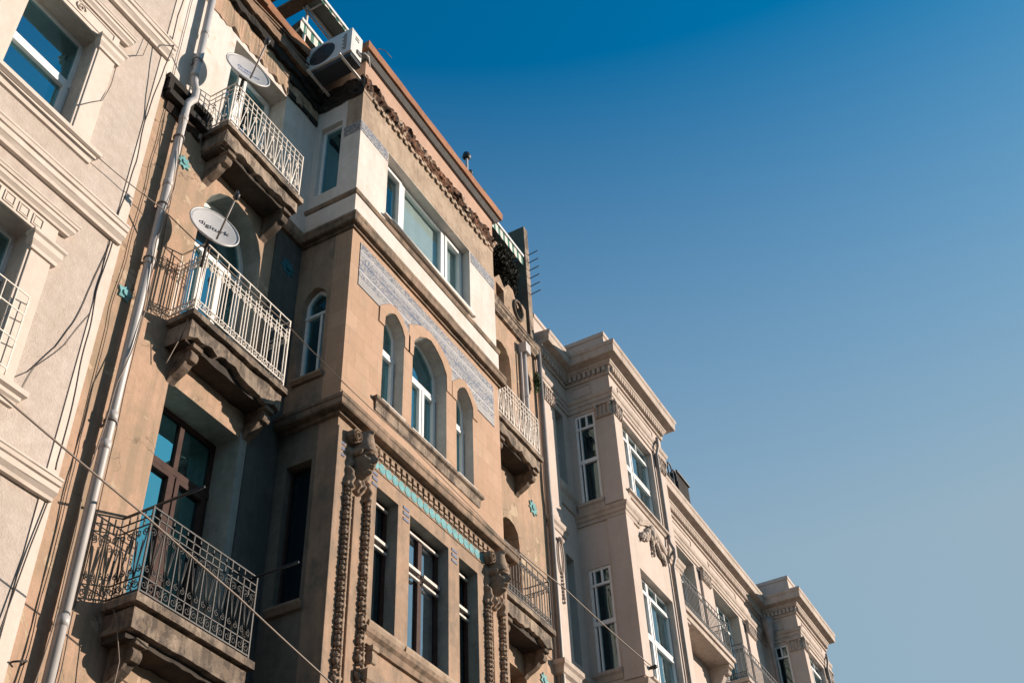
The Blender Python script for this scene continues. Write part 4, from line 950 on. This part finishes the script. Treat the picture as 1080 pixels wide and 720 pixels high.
# ============================================================ THINGS ON THE FACADES
# satellite dishes
DN = Vector((-.34, -.90, .27)).normalized()
def dish(name, c, R, label, text, ink, group):
    c = Vector(c); t = thing(name, label, 'satellite dish', tuple(c), group)
    e1 = DN.cross(Vector((0, 0, 1))).normalized(); e2 = e1.cross(DN).normalized()
    if e2.z < 0: e2 = -e2
    mb = MB(); n = 40; rings = 8; vs = []; fs = []
    for side, off in ((0, .0), (1, -.012)):
        for k in range(rings+1):
            rr_ = R*k/rings
            for j in range(n):
                a = 2*math.pi*j/n; p = c+e1*(rr_*math.cos(a))+e2*(rr_*1.08*math.sin(a))+DN*(.16*(rr_/R)**2*R*1.0+off-.05)
                vs.append(p)
    B = (rings+1)*n
    for side in (0, 1):
        for k in range(rings):
            for j in range(n):
                a = side*B+k*n+j; b_ = side*B+k*n+(j+1) % n; fs.append((a, b_, b_+n, a+n))
    for j in range(n): fs.append((rings*n+j, rings*n+(j+1) % n, B+rings*n+(j+1) % n, B+rings*n+j))
    mb.add(vs, fs, 0, True); mb.build('reflector', 'dish', t)
    rm = MB(); rm.tube([c+e1*(R*math.cos(a))+e2*(R*1.08*math.sin(a))+DN*(.16*R-.055) for a in [2*math.pi*k/40 for k in range(41)]], .012, 6); rm.build('rim', 'dish', t)
    foot = c-e2*R*1.05+DN*.03; tip = c+DN*.50-e2*.02
    am = MB(); am.tube([foot, tip], .013, 6); am.build('feed_arm', 'pipe_dark', t)
    lb = MB(); lb.tube([tip-DN*.03, tip+DN*.0, tip+DN*.05], [.035, .04, .028], 10); lb.tube([tip+DN*.03, tip+DN*.03+e2*.09], .02, 8); lb.build('receiver', 'ink', t)
    ms = MB(); ms.tube([c-DN*.07, c-DN*.16-e2*.08, Vector((c.x+.02, c.y+.12, c.z-.62))], .02, 8); ms.tube([c-DN*.06, c-DN*.15], .07, 10); ms.build('mast', 'iron_dark', t)
    # lettering
    for (tx, size, du, dv) in text:
        cu = bpy.data.curves.new('lettering', 'FONT'); cu.body = tx; cu.size = size; cu.extrude = .0008; cu.align_x = 'CENTER'; cu.align_y = 'CENTER'; cu.shear = .15
        ob = bpy.data.objects.new('lettering', cu); C.objects.link(ob)
        dg = bpy.context.evaluated_depsgraph_get(); me = bpy.data.meshes.new_from_object(ob.evaluated_get(dg)); bpy.data.objects.remove(ob)
        ex = -e1 if e1.x < 0 else e1
        ex = ex.normalized(); ey = e2
        for v in me.vertices:
            q = Vector((v.co.x+du, v.co.y+dv)); rr_ = q.length
            p = ex*q.x+ey*q.y+DN*(.16*(rr_/R)**2*R-.05+.004+v.co.z)
            v.co = p
        o = bpy.data.objects.new('lettering', me); me.materials.clear(); me.materials.append(M[ink]); C.objects.link(o); o.parent = t
    return t
dish('satellite_dish', (6.98, 7.60, 10.76), .335, 'white satellite dish with dark lettering above the middle balcony', [('digiturk', .135, 0, .02)], 'ink', 'satellite dishes on the left balconies')
dish('satellite_dish', (7.0, 7.56, 14.02), .345, 'white satellite dish with faint blue lettering above the top balcony', [('Dream', .09, -.02, .07), ('Multimedia', .075, .03, -.03)], 'ink_blue', 'satellite dishes on the left balconies')

# air conditioner under the eaves
ac = thing('air_conditioner', 'white air conditioner unit hung in the corner beneath the roof eaves', 'air conditioner', (8.8, 7.55, 16.2))
ax0, ax1, ay0, ay1, az0, az1 = 8.65, 8.95, 7.10, 8.02, 16.27, 16.90
fc = [(7.70+.265*math.cos(2*math.pi*i/28), 16.585+.265*math.sin(2*math.pi*i/28)) for i in range(28)]
bd = MB(); bd.plate(rect(ay0, ay1, az0, az1), [fc], ax0, ax0+.03, 'x'); bd.box(ax0+.03, ax1, ay0, ay1, az0, az1); bd.build('casing', 'ac', ac, bevel=.01)
gr = MB()
for k in range(6): gr.tube([(ax0+.005, 7.70+(.03+.04*k)*math.cos(2*math.pi*i/24), 16.585+(.03+.04*k)*math.sin(2*math.pi*i/24)) for i in range(25)], .004, 4)
for k in range(8): gr.bar((ax0+.004, 7.70, 16.585), (ax0+.004, 7.70+.265*math.cos(k*math.pi/4), 16.585+.265*math.sin(k*math.pi/4)), .004)
gr.build('fan_grille', 'slate', ac)
fb = MB(); fb.box(ax0+.022, ax0+.029, 7.42, 7.975, 16.305, 16.865); fb.build('fan_recess', 'ac_dark', ac)
lv = MB()
for k in range(9): lv.box(ax0-.006, ax0+.004, 7.20, 7.26+.03*(k % 2), 16.38+k*.05, 16.40+k*.05)
lv.build('side_louvres', 'slate', ac)
hh = MB(); hh.box(ax0+.1, ax0+.2, ay0-.006, ay0+.002, 16.68, 16.71); hh.box(ax0+.1, ax0+.2, ay0-.006, ay0+.002, 16.75, 16.77); hh.box(ax0+.16, ax0+.27, ay0-.02, ay0+.002, 16.36, 16.46); hh.build('valve_cover', 'slate', ac)
for y in (7.25, 7.88): MB().box(8.55, 9.2, y-.02, y+.02, 16.13, 16.165).build('wall_bracket', 'iron_white', ac)
tr = MB(); tr.box(8.68, 8.97, 7.12, 8.03, 16.17, 16.255); tr.build('drip_tray', 'ac_dark', ac)
hs_ = MB(); hs_.tube([(8.87, 7.09, 16.42), (8.93, 7.02, 16.45), (9.05, 7.03, 16.5), (9.19, 7.1, 16.45)], .013, 6); hs_.build('hose', 'pipe', ac)

# awnings on the roof terrace
def awning(x0, x1, label, yv=8.1, zv=18.98, hgt=.26, back=9.0, zb_=19.15, fr=True, grp='striped terrace awnings'):
    t = thing('awning', label, 'awning', ((x0+x1)/2, yv, 16.6), grp)
    v = MB(); k = int((x1-x0)/.07); vs = []; fs = []
    for i in range(k+1):
        x = x0+(x1-x0)*i/k; s_ = .03*abs(math.sin(i*.07/.21*math.pi))
        vs += [(x, yv, zv-hgt-s_+.03), (x, yv+.006, zv)]
    for i in range(k): fs.append((2*i, 2*i+2, 2*i+3, 2*i+1))
    v.add(vs, fs); v.build('valance', 'stripe', t)
    cv = MB(); cv.add([(x0, yv, zv), (x1, yv, zv), (x1, back, zb_), (x0, back, zb_), (x0, yv, zv-.01), (x1, yv, zv-.01), (x1, back, zb_-.01), (x0, back, zb_-.01)], [(0, 1, 2, 3), (7, 6, 5, 4), (0, 4, 5, 1), (2, 6, 7, 3)]); cv.build('canvas', 'canvas', t)
    fm_ = MB(); fm_.box(x0, x1, yv-.03, yv-.004, zv-.03, zv+.035); fm_.build('front_bar', 'upvc', t)
    rd = MB(); rd.tube([(x0, yv+.4, zv-.02), (x1, yv+.4, zv-.02)], .02, 6); rd.tube([(x0, back-.05, zb_-.04), (x1, back-.05, zb_-.04)], .03, 6)
    for x in (x0+.1, x1-.1): rd.tube([(x, yv+.02, zv-.03), (x, back-.03, zb_-.06)], .02, 6); rd.tube([(x, back, 16.6), (x, back, zb_)], .03, 6)
    rd.build('awning_frame', 'iron_white', t)
    return t
awning(8.9, 11.4, 'white edged terrace awning above the air conditioner', back=8.48, zb_=19.0, hgt=.10)
awning(13.0, 16.58, 'green and white striped awning against the grey party wall', hgt=.30)
a3 = awning(8.84, 10.2, 'green and white striped awning valance half hidden behind the coping', yv=8.45, zv=18.47, hgt=.30, back=8.75, zb_=18.35)
pg = thing('pergola', 'brown timber pergola slats over the terrace at the top edge', 'pergola', (7.6, 9, 16.6))
for i, x in enumerate((7.5, 7.9, 8.3, 8.7)):
    mb = MB(); mb.box(x, x+.25, 8.2, 10.2, 18.99, 19.06); mb.build('slat', 'wood', pg)
mb = MB(); mb.box(7.4, 8.98, 8.2, 8.27, 19.07, 19.18); mb.box(7.4, 8.98, 10.1, 10.2, 18.85, 18.985); mb.build('beam', 'wood', pg)
for x in (7.5, 8.85):
    mb = MB(); mb.box(x, x+.09, 10.1, 10.19, 16.6, 18.85); mb.build('post', 'wood', pg)

# plants
def bush(name, label, c, rx, ry, rz, n, mat, leaf=.05, twig=True, lab2='plant'):
    t = thing(name, label, lab2, (c[0], c[1], c[2]-rz)); rnd = random.Random(n); mb = MB(); rl_ = .85
    for i in range(n):
        while True:
            p = Vector((rnd.uniform(-1, 1), rnd.uniform(-1, 1), rnd.uniform(-1, 1)))
            if p.length < 1: break
        p = p*(.75+.35*noise.noise(p*2.2+Vector((n, 0, 0))))
        q = Vector((c[0]+p.x*rx, c[1]+p.y*ry, c[2]+p.z*rz)); a = Vector((rnd.gauss(0, 1), rnd.gauss(0, 1), rnd.gauss(0, 1))).normalized(); b_ = a.orthogonal().normalized()
        l = leaf*rnd.uniform(.6, 1.5); mb.add([q-a*l, q+b_*l*.35, q+a*l, q-b_*l*.35], [(0, 1, 2, 3)])
    mb.build('foliage', mat, t)
    tw = MB()
    for i in range(26):
        a = rnd.uniform(0, 6.28); e = Vector((math.cos(a)*rx*rnd.uniform(.3, rl_), math.sin(a)*ry*.7, rz*rnd.uniform(-.8, rl_)))
        tw.tube([(c[0], c[1]+.05, c[2]-rz), Vector(c)+e*.5+Vector((0, 0, -.1)), Vector(c)+e], [.016, .01, .004], 4)
    tw.build('stem', mat, t); return t
bush('hanging_bush', 'dark tangled bush under the striped awning by the party wall', (15.7, 8.28, 18.05), 1.0, .30, .72, 16000, 'leaf', .04)
bush('roof_plant', 'small green weed on the terracotta coping corner', (13.05, 7.15, 17.1), .10, .08, .13, 90, 'leafg', .03)
bush('gutter_weed', 'green weed growing beside the drainpipe below the white cornice', (16.62, 7.98, 15.3), .12, .10, .32, 300, 'leafg', .04)

# roof vent on the coping
rv = thing('roof_vent', 'thin metal vent stack with dark cowl on the terracotta coping', 'vent', (12.75, 7.3, 17.0))
mb = MB(); mb.tube([(12.72, 7.3, 17.0), (12.72, 7.3, 17.9)], .028, 8); mb.tube([(12.86, 7.3, 17.0), (12.86, 7.3, 17.6)], .02, 8); mb.build('stack', 'pipe', rv)
mb = MB(); mb.tube([(12.72, 7.3, 17.88), (12.72, 7.3, 17.93), (12.72, 7.3, 18.03)], [.05, .09, .07], 10); mb.tube([(12.86, 7.3, 17.58), (12.86, 7.3, 17.66)], .04, 8); mb.build('cowl', 'ink', rv)
tag(MB().tube([(9.3, 7.08, 17.0), (9.34, 7.06, 17.14), (9.45, 7.0, 17.17), (9.62, 6.98, 17.15)], .008, 5).build('wire_stub', 'cable'), 'short bent wire sticking up from the near coping corner', 'wire')

# clothesline arms of the lowest balcony
for i, (x, ye, z, lab) in enumerate(((7.05, 7.12, 6.76, 'dark iron arm reaching out from the left corner of the black balcony'), (8.60, 7.12, 6.69, 'dark iron arm reaching out from the right corner of the black balcony'))):
    tag(MB().tube([(x, YW, z-.01), (x, ye, z)], .016, 6).build('clothesline_arm', 'iron_black'), lab, 'iron arm', 'iron arms on the lowest balcony')

# cables
def cable(pts, rad, mat, label, sag=0, name='cable', sub=10, wob=0):
    P = [Vector(p) for p in pts]; out = []
    for i in range(len(P)-1):
        L = (P[i+1]-P[i]).length
        for j in range(sub):
            t = j/sub; q = P[i].lerp(P[i+1], t); q.z -= sag*L*4*t*(1-t)
            if wob: q.x += wob*noise.noise(Vector((q.z*1.7, i*0+rad*900, 3))); 
            out.append(q)
    out.append(P[-1]); mb = MB(); mb.tube(out, rad, 6); return tag(mb.build(name, mat), label, 'cable', 'cables strung over the facades')
cable([(3.2, 6.9, 6.18), (4.456, 6.9, 6.054), (6.2, 6.9, 5.855), (7.48, 6.9, 5.678), (9.04, 6.9, 5.417), (10.4, 6.9, 5.15)], .010, 'cable_pale', 'thick brown cable crossing low in front of both left buildings', .004)
cable([(3.8, 8.0, 10.66), (5.286, 7.97, 10.66), (5.71, 7.97, 10.68), (6.39, 7.92, 10.72), (6.986, 7.85, 10.61), (7.10, 7.70, 10.45), (8.61, 7.69, 10.43), (9.17, 7.13, 9.60), (10.5, 7.0, 9.44), (12.27, 7.0, 9.34), (13.3, 7.1, 9.42), (13.88, 7.2, 9.60)], .007, 'cable_pale', 'pale cable running from the cream wall past the middle balcony and along the bay ledge', .006)
cable([(13.88, 7.2, 9.62), (15.6, 7.25, 9.80), (18.5, 6.98, 9.52)], .010, 'cable_pale', 'pale cable stretched across to the insulator on the first ornate bay', .01)
WC = [([(6.03, 8.068, 16.2), (6.02, 8.068, 13.7), (5.93, 7.88, 13.5), (5.93, 8.068, 12.0), (5.98, 8.068, 11.25), (5.94, 8.068, 10.1)], .008, 'dark cable down the corner of the cream building, upper floor'),
      ([(5.95, 8.068, 9.80), (5.94, 8.068, 9.0), (5.96, 8.068, 8.5), (6.0, 8.068, 7.5), (6.02, 8.068, 6.7)], .008, 'dark cable down the corner of the cream building, middle floor'),
      ([(5.925, 8.071, 9.8), (5.86, 8.071, 9.04), (5.75, 8.071, 8.4), (5.64, 8.071, 7.99), (5.42, 8.071, 7.5), (5.25, 8.071, 7.27)], .0045, 'thin cable curving across the rough cream stucco to the lower window'),
      ([(5.93, 8.071, 9.8), (5.93, 8.071, 8.7), (5.72, 8.071, 8.1), (5.48, 8.071, 7.6), (5.40, 8.071, 7.1)], .003, 'faintest cable on the rough cream stucco, right of the curving one'),
      ([(5.64, 8.02, 13.4), (5.62, 8.02, 12.98), (5.45, 8.01, 12.75), (5.30, 8.02, 12.5), (5.30, 8.02, 12.0), (5.27, 8.02, 11.6), (4.97, 8.02, 11.17)], .0045, 'thin cable dropping into the upper cream window'),
      ([(6.02, 8.05, 6.35), (5.96, 8.05, 5.8), (5.92, 8.05, 5.3), (5.86, 8.05, 4.6)], .007, 'dark cable below the lowest cream cornice'),
      ([(6.20, 8.1, 16.0), (6.22, 8.1, 13.2), (6.24, 8.1, 11.0), (6.2, 8.1, 9.0), (6.26, 8.1, 6.0), (6.24, 8.1, 4.2)], .0045, 'thin cable down the peach strip left of the drainpipe'),
      ([(6.62, 8.1, 12.6), (6.66, 8.1, 10.5), (6.63, 8.1, 8.2), (6.66, 8.1, 6.0), (6.63, 8.1, 4.2)], .005, 'thin dark cable right of the drainpipe'),
      ([(6.41, 7.94, 12.6), (6.52, 7.94, 11.2), (6.44, 7.94, 10.2), (6.53, 7.94, 9.2), (6.40, 7.94, 8.0), (6.33, 7.98, 6.8), (6.36, 7.98, 5.2), (6.3, 8.0, 4.2)], .007, 'pale cable twisting round the drainpipe'),
      ([(7.0, 8.05, 5.75), (6.98, 7.9, 5.5), (7.07, 7.85, 5.1), (7.1, 7.9, 4.6)], .006, 'pale cord hanging beside the bracket of the lowest balcony'),
      ([(7.06, 7.70, 10.5), (7.03, 7.74, 9.7), (7.05, 7.85, 9.2), (7.02, 8.0, 8.75)], .007, 'pale cord tied down the left corner of the middle balcony')]
for pts, rad, lab in WC: cable(pts, rad, 'cable_pale' if 'pale' in lab else 'cable', lab, 0, wob=.03 if len(pts) > 4 else 0)
ins = tag(MB().tube([(18.55, 7.08, 9.52), (18.55, 6.94, 9.52), (18.55, 6.90, 9.52)], [.02, .045, .03], 8).build('insulator', 'iron_dark'), 'small dark insulator holding the pale cable on the first ornate bay', 'insulator')
lp = MB(); lp.tube([(6.10, YW, 4.74), (6.09, 8.04, 4.74), (6.15, 8.0, 4.76), (6.21, 8.02, 4.79), (6.20, 8.07, 4.76)], .010, 6); tag(lp.build('iron_hook', 'iron_dark'), 'curled dark iron hook sticking out of the peach strip, bottom left', 'hook')
